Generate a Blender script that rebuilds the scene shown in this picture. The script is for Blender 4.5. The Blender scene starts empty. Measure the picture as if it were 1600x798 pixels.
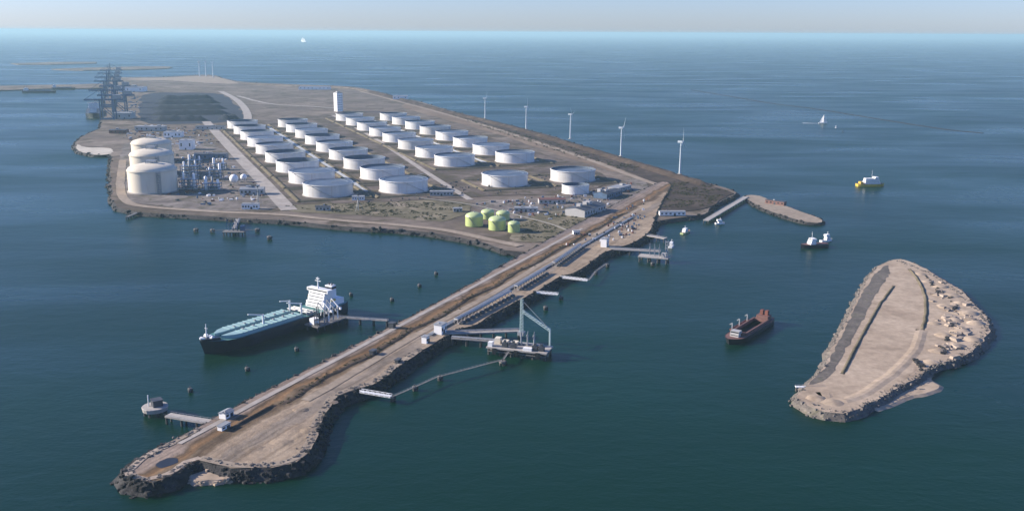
import bpy, math, random
from mathutils import Vector, Matrix, noise
from mathutils.geometry import tessellate_polygon
random.seed(11)
R = math.radians
SC = bpy.context.scene
COL = SC.collection

# ------------------------------------------------------------------ camera
CAM_H, FPX = 280.0, 1500.0
cam_d = bpy.data.cameras.new('camera')
cam = bpy.data.objects.new('camera', cam_d); COL.objects.link(cam)
cam_d.sensor_width = 36.0; cam_d.lens = FPX / 1600.0 * 36.0
cam_d.clip_start = 1.0; cam_d.clip_end = 600000.0
PITCH = math.atan(348.5 / FPX)
CAM_ROT = Matrix.Rotation(R(90) - PITCH, 3, 'X') @ Matrix.Rotation(R(0.32), 3, 'Z')
cam.matrix_world = Matrix.Translation((0, 0, CAM_H)) @ CAM_ROT.to_4x4()
SC.camera = cam

# ------------------------------------------------------------------ sky, sun, exposure
SUN_EL, SUN_AZ = 23.0, 174.0          # azimuth counter-clockwise from +X: the sun stands to the left
world = bpy.data.worlds.new('World'); SC.world = world; world.use_nodes = True
wn = world.node_tree.nodes; wl = world.node_tree.links
bg = wn['Background']
sky = wn.new('ShaderNodeTexSky'); sky.sky_type = 'NISHITA'; sky.sun_disc = False
sky.sun_elevation = R(SUN_EL); sky.sun_rotation = R(90 - SUN_AZ)
sky.altitude = 0; sky.air_density = 1.0; sky.dust_density = 0.3; sky.ozone_density = 3.0
tint = wn.new('ShaderNodeMix'); tint.data_type = 'RGBA'; tint.blend_type = 'MULTIPLY'; tint.inputs[0].default_value = 1.0
tint.inputs[7].default_value = (.80, .94, 1.50, 1)                # a cool, clear winter sky all over
wl.new(sky.outputs[0], tint.inputs[6]); wl.new(tint.outputs[2], bg.inputs[0]); bg.inputs[1].default_value = 0.066
sd = bpy.data.lights.new('sun', 'SUN'); sd.energy = 5.0; sd.angle = R(0.53); sd.color = (1.0, 0.90, 0.77)
so = bpy.data.objects.new('sun', sd); COL.objects.link(so)
SUN = Vector((math.cos(R(SUN_EL)) * math.cos(R(SUN_AZ)), math.cos(R(SUN_EL)) * math.sin(R(SUN_AZ)), math.sin(R(SUN_EL))))
so.rotation_euler = SUN.to_track_quat('Z', 'Y').to_euler(); so.location = (-400, 0, 600)
SC.view_settings.view_transform = 'Standard'; SC.view_settings.look = 'None'
SC.view_settings.gamma = 1.0; SC.view_settings.use_curve_mapping = False
SC.view_settings.exposure = 1.0
SC.render.engine = 'CYCLES'
SC.cycles.use_denoising = True
SC.cycles.max_bounces = 6; SC.cycles.diffuse_bounces = 2; SC.cycles.glossy_bounces = 2
SC.cycles.volume_bounces = 4; SC.cycles.use_adaptive_sampling = False
SC.cycles.sample_clamp_indirect = 4.0

# ------------------------------------------------------------------ helpers
def W(px, py, z=0.0):
    """point of the place seen at this spot of the photograph, on the level z"""
    d = CAM_ROT @ Vector(((px - 800) / FPX, (399 - py) / FPX, -1.0))
    t = (z - CAM_H) / d.z
    return Vector((d.x * t, d.y * t, z))

def tag(o, label=None, cat=None, group=None, kind=None):
    if label: o['label'] = label
    if cat: o['category'] = cat
    if group: o['group'] = group
    if kind: o['kind'] = kind
    return o

def empty(name, loc=(0, 0, 0), rz=0.0):
    o = bpy.data.objects.new(name, None); COL.objects.link(o)
    o.location = loc; o.rotation_euler = (0, 0, rz); o.empty_display_size = 1
    return o

def thing(name, label, cat, loc=(0, 0, 0), rz=0.0, group=None):
    return tag(empty(name, loc, rz), label, cat, group)

class MB:
    def __init__(s): s.v = []; s.f = []
    def add(s, vs, fs):
        b = len(s.v); s.v += [tuple(v) for v in vs]; s.f += [tuple(i + b for i in f) for f in fs]; return s
    def box(s, x0, x1, y0, y1, z0, z1, rz=0.0, c=(0, 0)):
        vs = [(x, y, z) for z in (z0, z1) for x, y in ((x0, y0), (x1, y0), (x1, y1), (x0, y1))]
        if rz or c != (0, 0):
            ca, sa = math.cos(rz), math.sin(rz)
            vs = [(c[0] + ca * x - sa * y, c[1] + sa * x + ca * y, z) for x, y, z in vs]
        return s.add(vs, [(3, 2, 1, 0), (4, 5, 6, 7), (0, 1, 5, 4), (1, 2, 6, 5), (2, 3, 7, 6), (3, 0, 4, 7)])
    def bar(s, p, q, w, h=None):
        p = Vector(p); q = Vector(q); h = h or w
        d = (q - p)
        if d.length < 1e-6: return s
        d.normalize()
        side = d.cross(Vector((0, 0, 1)))
        side = Vector((1, 0, 0)) if side.length < 1e-4 else side.normalized()
        up = side.cross(d)
        a, b = side * w / 2, up * h / 2
        vs = [o + k for o in (p, q) for k in (-a - b, a - b, a + b, -a + b)]
        return s.add(vs, [(0, 1, 2, 3), (7, 6, 5, 4), (4, 5, 1, 0), (5, 6, 2, 1), (6, 7, 3, 2), (7, 4, 0, 3)])
    def rev(s, prof, n=24, x=0, y=0, cap=True, a0=0.0):
        vs = []; fs = []
        for r, z in prof:
            for i in range(n):
                a = a0 + 2 * math.pi * i / n
                vs.append((x + r * math.cos(a), y + r * math.sin(a), z))
        for j in range(len(prof) - 1):
            for i in range(n):
                k = (i + 1) % n
                fs.append((j * n + i, j * n + k, (j + 1) * n + k, (j + 1) * n + i))
        if cap:
            if prof[0][0] > 1e-6: fs.append(tuple(range(n - 1, -1, -1)))
            if prof[-1][0] > 1e-6: fs.append(tuple((len(prof) - 1) * n + i for i in range(n)))
        return s.add(vs, fs)
    def cyl(s, x, y, z0, z1, r, n=12, r1=None):
        return s.rev([(r, z0), (r1 if r1 is not None else r, z1)], n, x, y)
    def tube(s, pts, r, n=6):
        pts = [Vector(p) for p in pts]; vs = []; fs = []
        for i, p in enumerate(pts):
            d = (pts[min(i + 1, len(pts) - 1)] - pts[max(i - 1, 0)]).normalized()
            side = d.cross(Vector((0, 0, 1)))
            side = Vector((1, 0, 0)) if side.length < 1e-4 else side.normalized()
            up = side.cross(d)
            for k in range(n):
                a = 2 * math.pi * k / n
                vs.append(p + side * r * math.cos(a) + up * r * math.sin(a))
        for i in range(len(pts) - 1):
            for k in range(n):
                l = (k + 1) % n
                fs.append((i * n + k, i * n + l, (i + 1) * n + l, (i + 1) * n + k))
        fs.append(tuple(range(n - 1, -1, -1))); fs.append(tuple((len(pts) - 1) * n + k for k in range(n)))
        return s.add(vs, fs)
    def hcyl(s, p, q, r, n=12): return s.tube([p, q], r, n)
    def prism(s, pts, z0, z1):
        n = len(pts)
        vs = [(p[0], p[1], z0) for p in pts] + [(p[0], p[1], z1) for p in pts]
        fs = [(i, (i + 1) % n, n + (i + 1) % n, n + i) for i in range(n)]
        fs += [tuple(range(n - 1, -1, -1)), tuple(range(n, 2 * n))]
        return s.add(vs, fs)
    def sweep(s, path, prof, closed=False):
        """prof: (offset to the right, absolute or relative height) along a path of Vectors"""
        n = len(path); m = len(prof); vs = []; fs = []
        for i, p in enumerate(path):
            a = path[(i - 1) % n] if (closed or i > 0) else path[0]
            b = path[(i + 1) % n] if (closed or i < n - 1) else path[-1]
            d = Vector((b.x - a.x, b.y - a.y, 0)).normalized(); nr = Vector((d.y, -d.x, 0))
            for off, z in prof: vs.append((p.x + nr.x * off, p.y + nr.y * off, p.z + z))
        for i in range(n if closed else n - 1):
            k = (i + 1) % n
            for j in range(m - 1):
                fs.append((i * m + j, i * m + j + 1, k * m + j + 1, k * m + j))
        return s.add(vs, fs)
    def rock(s, c, sx, sy, sz, rng):
        vs = []
        a = rng.random() * 6.28; ca, sa = math.cos(a), math.sin(a)
        for z in (-1, 1):
            for x, y in ((-1, -1), (1, -1), (1, 1), (-1, 1)):
                x_ = x * sx * rng.uniform(.55, 1.0) * (1 if z < 0 else .8); y_ = y * sy * rng.uniform(.55, 1.0) * (1 if z < 0 else .8)
                vs.append((c[0] + ca * x_ - sa * y_, c[1] + sa * x_ + ca * y_, c[2] + z * sz * rng.uniform(.6, 1.0)))
        return s.add(vs, [(3, 2, 1, 0), (4, 5, 6, 7), (0, 1, 5, 4), (1, 2, 6, 5), (2, 3, 7, 6), (3, 0, 4, 7)])
    def mesh(s, name, m, smooth=None):
        me = bpy.data.meshes.new(name); me.from_pydata(s.v, [], s.f); me.materials.append(m)
        if smooth:
            me.polygons.foreach_set('use_smooth', [True] * len(me.polygons)); me.set_sharp_from_angle(angle=R(smooth))
        me.update(); return me
    def build(s, name, m, parent=None, loc=(0, 0, 0), rz=0.0, smooth=None):
        o = bpy.data.objects.new(name, s.mesh(name, m, smooth)); COL.objects.link(o)
        if parent: o.parent = parent
        o.location = loc; o.rotation_euler = (0, 0, rz); return o

def inst(name, me, parent=None, loc=(0, 0, 0), rz=0.0, scale=None):
    o = bpy.data.objects.new(name, me); COL.objects.link(o)
    if parent: o.parent = parent
    o.location = loc; o.rotation_euler = (0, 0, rz)
    if scale: o.scale = scale
    return o

def copy_tree(o, parent=None):
    c = o.copy(); COL.objects.link(c); c.parent = parent
    for ch in [k for k in o.children]: copy_tree(ch, c)
    return c

def smooth_path(pts, step, closed=False, jit=0.0, seed=0.0):
    """Catmull-Rom through the points, resampled every step metres, edge made uneven by jit metres"""
    n = len(pts); out = []
    for i in range(n if closed else n - 1):
        p1, p2 = pts[i], pts[(i + 1) % n]
        p0 = pts[(i - 1) % n] if (closed or i > 0) else p1
        p3 = pts[(i + 2) % n] if (closed or i + 2 < n) else p2
        k = max(1, int((p2 - p1).length / step))
        for j in range(k):
            t = j / k
            out.append(0.5 * ((2 * p1) + (p2 - p0) * t + (2 * p0 - 5 * p1 + 4 * p2 - p3) * t * t + (3 * p1 - p0 - 3 * p2 + p3) * t ** 3))
    if not closed: out.append(pts[-1].copy())
    if jit:
        for p in out:
            q = p / (step * 2.2) + Vector((seed, seed * 1.7, 0)); q.z = seed
            a = noise.noise(q); b = noise.noise(q + Vector((31.7, 11.3, 5)))
            p.x += a * jit * 1.6; p.y += b * jit * 1.6
    return out

def area2(pts): return sum(pts[i].x * pts[(i + 1) % len(pts)].y - pts[(i + 1) % len(pts)].x * pts[i].y for i in range(len(pts)))
def fill(pts):
    tris = tessellate_polygon([[Vector((p.x, p.y, 0)) for p in pts]])
    out = []
    for a, b, c in tris:
        p, q, r = pts[a], pts[b], pts[c]
        out.append((a, b, c) if (q.x - p.x) * (r.y - p.y) - (r.x - p.x) * (q.y - p.y) > 0 else (a, c, b))
    return out

# ------------------------------------------------------------------ materials
def nodes(name):
    m = bpy.data.materials.new(name); m.use_nodes = True
    nt = m.node_tree; return m, nt, nt.nodes['Principled BSDF']
def noise_tex(nt, vec, scale, detail=6, rough=.55, dist=0.0):
    n = nt.nodes.new('ShaderNodeTexNoise'); n.inputs['Scale'].default_value = scale; n.inputs['Detail'].default_value = detail
    n.inputs['Roughness'].default_value = rough; n.inputs['Distortion'].default_value = dist
    if vec is not None: nt.links.new(vec, n.inputs['Vector'])
    return n.outputs['Fac']
def ramp(nt, fac, stops):
    r = nt.nodes.new('ShaderNodeValToRGB'); e = r.color_ramp.elements
    while len(e) > 1: e.remove(e[-1])
    for i, (p, c) in enumerate(stops):
        k = e[0] if i == 0 else e.new(p)
        k.position = p; k.color = (*c, 1)
    nt.links.new(fac, r.inputs[0]); return r.outputs[0]
def mixc(nt, fac, a, b, typ='MIX'):
    m = nt.nodes.new('ShaderNodeMix'); m.data_type = 'RGBA'; m.blend_type = typ
    for k, v in ((0, fac), (6, a), (7, b)):
        if hasattr(v, 'is_linked'): nt.links.new(v, m.inputs[k])
        else: m.inputs[k].default_value = v if k == 0 else (*v, 1)
    return m.outputs[2]
def math_n(nt, op, a, b=0.0):
    m = nt.nodes.new('ShaderNodeMath'); m.operation = op
    for i, v in enumerate((a, b)):
        if hasattr(v, 'is_linked'): nt.links.new(v, m.inputs[i])
        else: m.inputs[i].default_value = v
    return m.outputs[0]
def coord(nt, kind='pos', sc=None):
    if kind == 'pos': v = nt.nodes.new('ShaderNodeNewGeometry').outputs['Position']
    else: v = nt.nodes.new('ShaderNodeTexCoord').outputs['Object']
    if sc:
        m = nt.nodes.new('ShaderNodeMapping'); m.inputs['Scale'].default_value = sc; nt.links.new(v, m.inputs['Vector']); v = m.outputs[0]
    return v
def bump(nt, bsdf, h, strength, dist):
    b = nt.nodes.new('ShaderNodeBump'); b.inputs['Strength'].default_value = strength; b.inputs['Distance'].default_value = dist
    nt.links.new(h, b.inputs['Height']); nt.links.new(b.outputs[0], bsdf.inputs['Normal'])

def ground(name, stops, scale=.012, fine=.16, bst=.5, bd=.6, rough=.95, patch=None, pscale=.02, pcut=(.56, .66)):
    """earth-like surface: broad mottling, fine grain, optional second colour in ragged patches"""
    m, nt, b = nodes(name); v = coord(nt)
    c = ramp(nt, noise_tex(nt, v, scale, 9, .62, .6), stops)
    if patch:
        f = ramp(nt, noise_tex(nt, v, pscale, 8, .65, .8), [(pcut[0], (0, 0, 0)), (pcut[1], (1, 1, 1))])
        c = mixc(nt, f, c, patch)
    g = ramp(nt, noise_tex(nt, v, fine, 6, .7), [(.25, (.66, .66, .66)), (.75, (1.25, 1.25, 1.25))])
    c = mixc(nt, 1.0, c, g, 'MULTIPLY')
    nt.links.new(c, b.inputs['Base Color']); b.inputs['Roughness'].default_value = rough
    b.inputs['Specular IOR Level'].default_value = .15
    bump(nt, b, noise_tex(nt, v, fine * .7, 8, .7), bst, bd)
    return m

def paint(name, col, rough=.5, var=.12, scale=.25, streak=False, metal=0.0, dirt=(.35, .28, .22), amount=.25, spec=.5):
    """painted or concrete surface with weathering"""
    m, nt, b = nodes(name); v = coord(nt, 'obj', (1, 1, .12) if streak else None)
    lo = tuple(max(0, x * (1 - var)) for x in col); hi = tuple(min(1, x * (1 + var * .6)) for x in col)
    c = ramp(nt, noise_tex(nt, v, scale, 6, .6), [(.3, lo), (.7, hi)])
    f = ramp(nt, noise_tex(nt, v, scale * 2.3, 8, .7), [(.55, (0, 0, 0)), (.8, (amount,) * 3)])
    c = mixc(nt, f, c, tuple(col[i] * dirt[i] * 1.6 for i in range(3)))
    nt.links.new(c, b.inputs['Base Color']); b.inputs['Roughness'].default_value = rough; b.inputs['Metallic'].default_value = metal
    b.inputs['Specular IOR Level'].default_value = spec
    return m

MT = {}
MT['sand'] = ground('sandy ground', [(.3, (.13, .09, .063)), (.5, (.19, .138, .098)), (.7, (.26, .20, .148))], .010, .15, patch=(.14, .10, .07), pscale=.018)
MT['islet'] = ground('pale sand', [(.3, (.31, .235, .17)), (.5, (.385, .30, .22)), (.72, (.45, .355, .265))], .014, .12, patch=(.26, .195, .14), pscale=.022, pcut=(.58, .70))
MT['rim'] = ground('trampled sand and gravel', [(.3, (.24, .19, .15)), (.55, (.36, .29, .23)), (.75, (.46, .38, .30))], .03, .2, bst=.7, bd=1.0)
MT['plain'] = ground('dry sandy plain', [(.3, (.085, .066, .053)), (.5, (.15, .118, .095)), (.7, (.235, .19, .152))], .006, .05, patch=(.085, .066, .045), pscale=.012, pcut=(.52, .6))
MT['beach'] = ground('pale beach', [(.3, (.42, .375, .31)), (.7, (.56, .505, .42))], .01, .1)
MT['rock'] = ground('wet armour rock', [(.3, (.018, .018, .019)), (.55, (.040, .038, .038)), (.75, (.080, .074, .070))], .12, .5, bst=1.0, bd=1.2, rough=.8)
MT['rock_pale'] = ground('dry armour rock', [(.3, (.09, .08, .075)), (.55, (.17, .15, .135)), (.75, (.27, .24, .21))], .1, .4, bst=1.0, bd=1.2)
MT['yard'] = ground('tank yard gravel', [(.3, (.065, .05, .043)), (.5, (.12, .094, .08)), (.7, (.20, .16, .136))], .012, .08, patch=(.075, .06, .038), pscale=.02, pcut=(.48, .56))
MT['olive'] = ground('dry scrubby grass', [(.3, (.085, .075, .045)), (.5, (.14, .12, .075)), (.7, (.21, .18, .12))], .02, .12, patch=(.27, .22, .165), pscale=.03)
MT['bund'] = ground('grassed earth bank', [(.3, (.085, .07, .042)), (.5, (.13, .108, .07)), (.7, (.19, .155, .105))], .03, .2)
MT['slope'] = ground('weathered stone slope', [(.3, (.085, .075, .066)), (.55, (.15, .13, .112)), (.75, (.24, .205, .172))], .05, .25, bst=.8, bd=1.0, patch=(.12, .11, .08), pscale=.05)
MT['brown'] = ground('brown embankment', [(.3, (.032, .023, .018)), (.5, (.058, .041, .032)), (.7, (.095, .07, .054))], .02, .15, patch=(.12, .092, .07), pscale=.025, pcut=(.6, .7))
MT['gravel'] = ground('grey gravel yard', [(.3, (.09, .075, .068)), (.5, (.165, .14, .126)), (.7, (.265, .23, .205))], .02, .12, patch=(.09, .08, .055), pscale=.03, pcut=(.52, .6))
MT['coal'] = ground('coal', [(.3, (.012, .016, .026)), (.7, (.028, .034, .05))], .02, .1, bst=.8, bd=1.5)
MT['coalyard'] = ground('coal yard ground', [(.3, (.016, .021, .036)), (.7, (.034, .042, .066))], .01, .06)
MT['road'] = ground('worn pale road', [(.3, (.30, .265, .235)), (.7, (.39, .35, .31))], .02, .1, bst=.2, bd=.2)
MT['track'] = ground('sand track', [(.3, (.24, .19, .145)), (.7, (.33, .27, .21))], .02, .15, bst=.3, bd=.3)
MT['asphalt'] = ground('asphalt', [(.3, (.05, .05, .052)), (.7, (.085, .083, .082))], .05, .3, bst=.2, bd=.1)
MT['concrete'] = paint('concrete', (.36, .33, .30), .9, .2, .2)
MT['conc_dark'] = paint('stained concrete', (.16, .15, .14), .9, .3, .3)
MT['white'] = paint('white paint', (.80, .79, .77), .45, .05, .2, amount=.12)
MT['tankwhite'] = paint('white tank plate', (.70, .69, .67), .4, .07, .12, streak=True, amount=.22)
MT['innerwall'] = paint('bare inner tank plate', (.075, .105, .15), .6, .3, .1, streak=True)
nt = MT['tankwhite'].node_tree; b = nt.nodes['Principled BSDF']; src = b.inputs['Base Color'].links[0].from_socket
oi = nt.nodes.new('ShaderNodeObjectInfo'); age = ramp(nt, oi.outputs['Random'], [(0, (.80, .79, .77)), (.5, (.95, .95, .94)), (1, (1.08, 1.08, 1.08))])
runs = ramp(nt, noise_tex(nt, coord(nt, 'obj', (1, 1, .05)), .35, 5, .7), [(.56, (1, 1, 1)), (.74, (.80, .72, .64))])
nt.links.new(mixc(nt, 1.0, mixc(nt, 1.0, src, age, 'MULTIPLY'), runs, 'MULTIPLY'), b.inputs['Base Color'])
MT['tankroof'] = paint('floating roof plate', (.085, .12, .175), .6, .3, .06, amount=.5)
MT['lng'] = paint('cream concrete shell', (.66, .59, .47), .8, .10, .08, streak=True, amount=.3)
MT['lngroof'] = paint('cream concrete dome', (.62, .55, .44), .8, .12, .06)
MT['green'] = paint('yellow green paint', (.40, .47, .17), .45, .10, .2, amount=.2)
MT['greenroof'] = paint('pale green roof paint', (.43, .50, .24), .5, .10, .2)
MT['steel'] = paint('grey steel', (.30, .31, .32), .5, .2, .3, metal=.2)
MT['darksteel'] = paint('dark steel', (.045, .05, .06), .55, .3, .3)
MT['bluesteel'] = paint('blue steel', (.06, .11, .19), .5, .3, .2)
MT['pile'] = paint('weathered pile', (.07, .065, .06), .8, .4, .3)
MT['rust'] = paint('rusty red steel', (.17, .055, .035), .7, .3, .2)
MT['navy'] = paint('dark navy hull', (.012, .016, .028), .4, .3, .1, amount=.15)
MT['black'] = paint('black hull', (.014, .014, .016), .45, .3, .1)
MT['teal'] = paint('pale turquoise deck', (.26, .40, .40), .6, .12, .1)
MT['tealdark'] = paint('green deck', (.07, .19, .18), .6, .2, .1)
MT['yellow'] = paint('yellow hull', (.55, .38, .05), .45, .15, .2)
MT['reddeck'] = paint('red brown deck', (.16, .075, .06), .7, .25, .2)
MT['roofdark'] = paint('dark roof sheeting', (.055, .06, .07), .6, .25, .08)
MT['roofgrey'] = paint('grey roof sheeting', (.26, .27, .28), .6, .2, .08)
MT['wallgrey'] = paint('grey cladding', (.38, .37, .36), .6, .12, .1)
MT['palesteel'] = paint('pale cyan steel', (.38, .48, .48), .5, .1, .2)
MT['turbine'] = paint('turbine paint', (.55, .60, .62), .4, .04, .1, amount=.05)
MT['foam'] = paint('white foam', (.75, .78, .8), .9, .1, .2)
MT['leaf'] = ground('scrub leaves', [(.3, (.03, .035, .016)), (.5, (.055, .055, .026)), (.7, (.09, .08, .045))], .05, .4)
g, nt, b = nodes('dark window glass'); b.inputs['Base Color'].default_value = (.02, .025, .03, 1); b.inputs['Roughness'].default_value = .12
MT['glass'] = g

# water: dark body, rippled, with broad calmer and rougher lanes
m, nt, b = nodes('sea water'); v = coord(nt)
lane = noise_tex(nt, coord(nt, 'pos', (.0016, .0045, 1)), 1.0, 5, .6, .4)
tint = noise_tex(nt, v, .0017, 4, .5, .3)
nt.links.new(ramp(nt, tint, [(.35, (.0010, .017, .0085)), (.65, (.0018, .025, .0125))]), b.inputs['Base Color'])
b.inputs['IOR'].default_value = 1.33; b.inputs['Specular IOR Level'].default_value = .24; b.inputs['Specular Tint'].default_value = (.15, 1.0, .75, 1)
nt.links.new(ramp(nt, lane, [(.35, (.25,) * 3), (.65, (.40,) * 3)]), b.inputs['Roughness'])
h1 = noise_tex(nt, coord(nt, 'pos', (.75, 1.3, 1)), .045, 7, .62, .3)
h2 = noise_tex(nt, coord(nt, 'pos', (1, 1.4, 1)), .22, 4, .6)
hh = math_n(nt, 'ADD', h1, math_n(nt, 'MULTIPLY', h2, .22))
bump(nt, b, hh, .5, 1.3)
MT['sea'] = m

# the dam's surface: lanes of path, ditch and track run along it
DA = W(350, 640, 7); DB = W(797, 408, 7); DU = (DB - DA).normalized(); DN = Vector((DU.y, -DU.x, 0))
def dam(u, v, z=7.0): p = DA + DU * u + DN * v; p.z = z; return p
m, nt, b = nodes('dam surface'); v = coord(nt)
dp = nt.nodes.new('ShaderNodeVectorMath'); dp.operation = 'DOT_PRODUCT'; dp.inputs[1].default_value = DN
sub = nt.nodes.new('ShaderNodeVectorMath'); sub.operation = 'SUBTRACT'; sub.inputs[1].default_value = DA
nt.links.new(v, sub.inputs[0]); nt.links.new(sub.outputs[0], dp.inputs[0])
wob = math_n(nt, 'MULTIPLY', math_n(nt, 'SUBTRACT', noise_tex(nt, v, .016, 8, .6, .4), .5), 34.0)
lv = math_n(nt, 'DIVIDE', math_n(nt, 'ADD', dp.outputs['Value'], wob), 110.0)
pk, br, og, be, gy, pa = (.25, .195, .16), (.105, .072, .047), (.235, .14, .072), (.31, .242, .178), (.23, .19, .155), (.325, .258, .19)
lanes = ramp(nt, lv, [(.0, (.20, .165, .15)), (.05, pk), (.13, pk), (.17, br), (.22, og), (.25, (.15, .11, .072)), (.285, br), (.33, (.16, .115, .075)), (.375, be), (.44, be), (.48, gy), (.55, gy), (.60, be), (.75, pa), (1.0, be)])
n1 = ramp(nt, noise_tex(nt, v, .03, 9, .68, .9), [(.3, (.66, .63, .60)), (.7, (1.2, 1.19, 1.17))])
du_ = nt.nodes.new('ShaderNodeVectorMath'); du_.operation = 'DOT_PRODUCT'; du_.inputs[1].default_value = DU; nt.links.new(sub.outputs[0], du_.inputs[0])
mp = nt.nodes.new('ShaderNodeCombineXYZ')
nt.links.new(math_n(nt, 'MULTIPLY', du_.outputs['Value'], .010), mp.inputs[0]); nt.links.new(math_n(nt, 'MULTIPLY', math_n(nt, 'ADD', dp.outputs['Value'], math_n(nt, 'MULTIPLY', wob, .4)), .30), mp.inputs[1])
ruts = ramp(nt, noise_tex(nt, mp.outputs[0], 1.0, 4, .6, .5), [(.38, (.78, .76, .74)), (.5, (1, 1, 1)), (.68, (1.12, 1.11, 1.1))])   # wheel ruts along the dam
n2 = ramp(nt, noise_tex(nt, v, .22, 7, .7), [(.25, (.75,) * 3), (.75, (1.2,) * 3)])
c = mixc(nt, 1.0, mixc(nt, 1.0, mixc(nt, 1.0, lanes, n1, 'MULTIPLY'), ruts, 'MULTIPLY'), n2, 'MULTIPLY')
nt.links.new(c, b.inputs['Base Color']); b.inputs['Roughness'].default_value = .95; b.inputs['Specular IOR Level'].default_value = .15
bump(nt, b, math_n(nt, 'ADD', noise_tex(nt, v, .07, 9, .65), math_n(nt, 'MULTIPLY', noise_tex(nt, v, .4, 5, .7), .2)), .6, 2.0)
MT['dam'] = m

# ------------------------------------------------------------------ sea and land
s = MB(); E_ = 250000.0
s.add([(-E_, -E_, 0), (E_, -E_, 0), (E_, E_, 0), (-E_, E_, 0)], [(0, 1, 2, 3)])
tag(s.build('sea', MT['sea']), 'dark teal open sea around the terminal', None, None, 'structure')

def land(name, label, outline, z, mtop, mslope, slope_w=9.0, zb=-2.5, step=10.0, jit=2.0, rocks=0.0, rsize=1.4, seed=1.0, px=True, rough=1.0, mrock=None):
    """ground sheet with a sloping stone bank down into the water; rocks = boulders per metre of shore"""
    pts = [W(x, y, z) for x, y in outline] if px else [Vector((*p, z)) for p in outline]
    if area2(pts) < 0: pts.reverse()
    pts = smooth_path(pts, step, True, jit, seed)
    for p in pts: p.z = z
    s = MB(); s.add(pts, fill(pts)); g = s.build(name, mtop); tag(g, label, None, None, 'structure')
    # bank, outward is to the right of a counter-clockwise outline
    n = len(pts); rng = random.Random(int(seed * 100)); rows = [(0, 0.0), (.3, -.28), (.65, -.62), (1.0, -1.0)]
    vs = []; nrm = []
    for i, p in enumerate(pts):
        d = (pts[(i + 1) % n] - pts[i - 1]).normalized(); nr = Vector((d.y, -d.x, 0)); nrm.append(nr)
        ww = slope_w * (1 + .35 * noise.noise(p / 23.0))
        for k, (o, hgt) in enumerate(rows):
            q = p + nr * (ww * o) + Vector((0, 0, hgt * (z - zb)))
            if k: q += Vector((rng.uniform(-1, 1), rng.uniform(-1, 1), rng.uniform(-.5, .5))) * rough
            vs.append(q)
    m = len(rows); fs = []
    for i in range(n):
        k = (i + 1) % n
        for j in range(m - 1): fs.append((i * m + j, i * m + j + 1, k * m + j + 1, k * m + j))
    MB().add(vs, fs).build('stone_bank', mslope, g)
    if rocks:
        r = MB()
        for i, p in enumerate(pts):
            q = pts[(i + 1) % n]
            cnt = rocks * (q - p).length
            cnt = int(cnt) + (rng.random() < cnt % 1)
            for _ in range(cnt):
                t = rng.random(); o = rng.random() ** .9 * 1.02; a = rsize * (.45 + 1.5 * rng.random() ** 2.6)
                c = p.lerp(q, t) + nrm[i] * (slope_w * o); c.z = z - (z - zb) * o + a * .25
                if c.z < -.9: continue
                r.rock(c, a, a * rng.uniform(.6, 1), a * rng.uniform(.45, .8), rng)
        tag(r.build('armour_stones', mrock or mslope, g), kind='stuff')
    return g, pts

main_px = [(178, 318), (190, 326), (212, 331), (260, 334), (330, 338), (400, 342), (450, 345), (500, 350), (560, 355), (620, 358), (680, 365), (730, 373), (765, 381), (792, 391),
           (835, 396), (900, 385), (960, 370), (1005, 350), (1030, 344), (1052, 341), (1080, 338), (1100, 335), (1108, 326), (1130, 313), (1152, 301), (1140, 295), (1105, 286), (1062, 273),
           (1000, 255), (960, 243), (900, 225), (860, 212), (822, 202), (758, 186), (700, 172), (660, 160), (620, 151), (580, 141), (540, 135), (460, 132), (380, 128), (352, 123), (325, 117),
           (260, 120), (200, 121), (172, 122), (168, 140), (163, 165), (158, 195), (150, 203), (131, 212), (117, 225), (121, 235), (148, 242), (172, 241), (173, 270), (174, 300)]
island, island_pts = land('main_island_ground', 'low sandy reclaimed land carrying the oil tanks', main_px, 5.0, MT['plain'], MT['rock'], 9, step=22, jit=3.0, rocks=.22, rsize=2.2, seed=2.0)

dam_px = [(194, 734), (225, 711), (268, 688), (310, 667), (345, 647), (385, 627), (436, 600), (480, 578), (540, 547), (615, 508), (712, 457), (797, 408), (833, 388), (870, 367), (960, 320), (1010, 294), (1035, 284),
          (1048, 290), (1036, 312), (1024, 336), (1017, 358), (990, 378), (945, 394), (905, 422), (875, 432), (838, 454), (805, 472), (769, 490), (747, 505), (715, 515), (683, 533), (655, 550), (620, 574), (588, 598),
          (560, 607), (530, 618), (513, 638), (498, 664), (490, 690), (480, 709), (461, 722), (423, 730), (385, 730), (360, 730), (335, 723), (312, 718), (294, 724), (279, 735), (258, 747), (230, 753), (206, 748)]
damg, dam_pts = land('dam_ground', 'long sandy dam running out to a rounded tip', dam_px, 7.0, MT['dam'], MT['rock'], 9.5, step=8, jit=1.3, rocks=2.2, rsize=1.35, seed=3.0)

islet_px = [(1407, 405), (1438, 415), (1467, 433), (1502, 454), (1526, 478), (1543, 499), (1545, 518), (1536, 532), (1512, 552), (1490, 562), (1474, 566), (1455, 570), (1440, 585), (1420, 597), (1400, 606), (1378, 620), (1345, 637),
            (1318, 646), (1288, 643), (1262, 634), (1249, 624), (1258, 604), (1285, 575), (1305, 535), (1325, 495), (1345, 455), (1362, 428), (1382, 410)]
islet, islet_pts = land('islet_ground', 'pale sand islet inside a stone bank', islet_px, 5.0, MT['islet'], MT['slope'], 8, step=7, jit=1.8, rocks=1.3, rsize=.9, seed=5.0, mrock=MT['rock_pale'])

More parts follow.
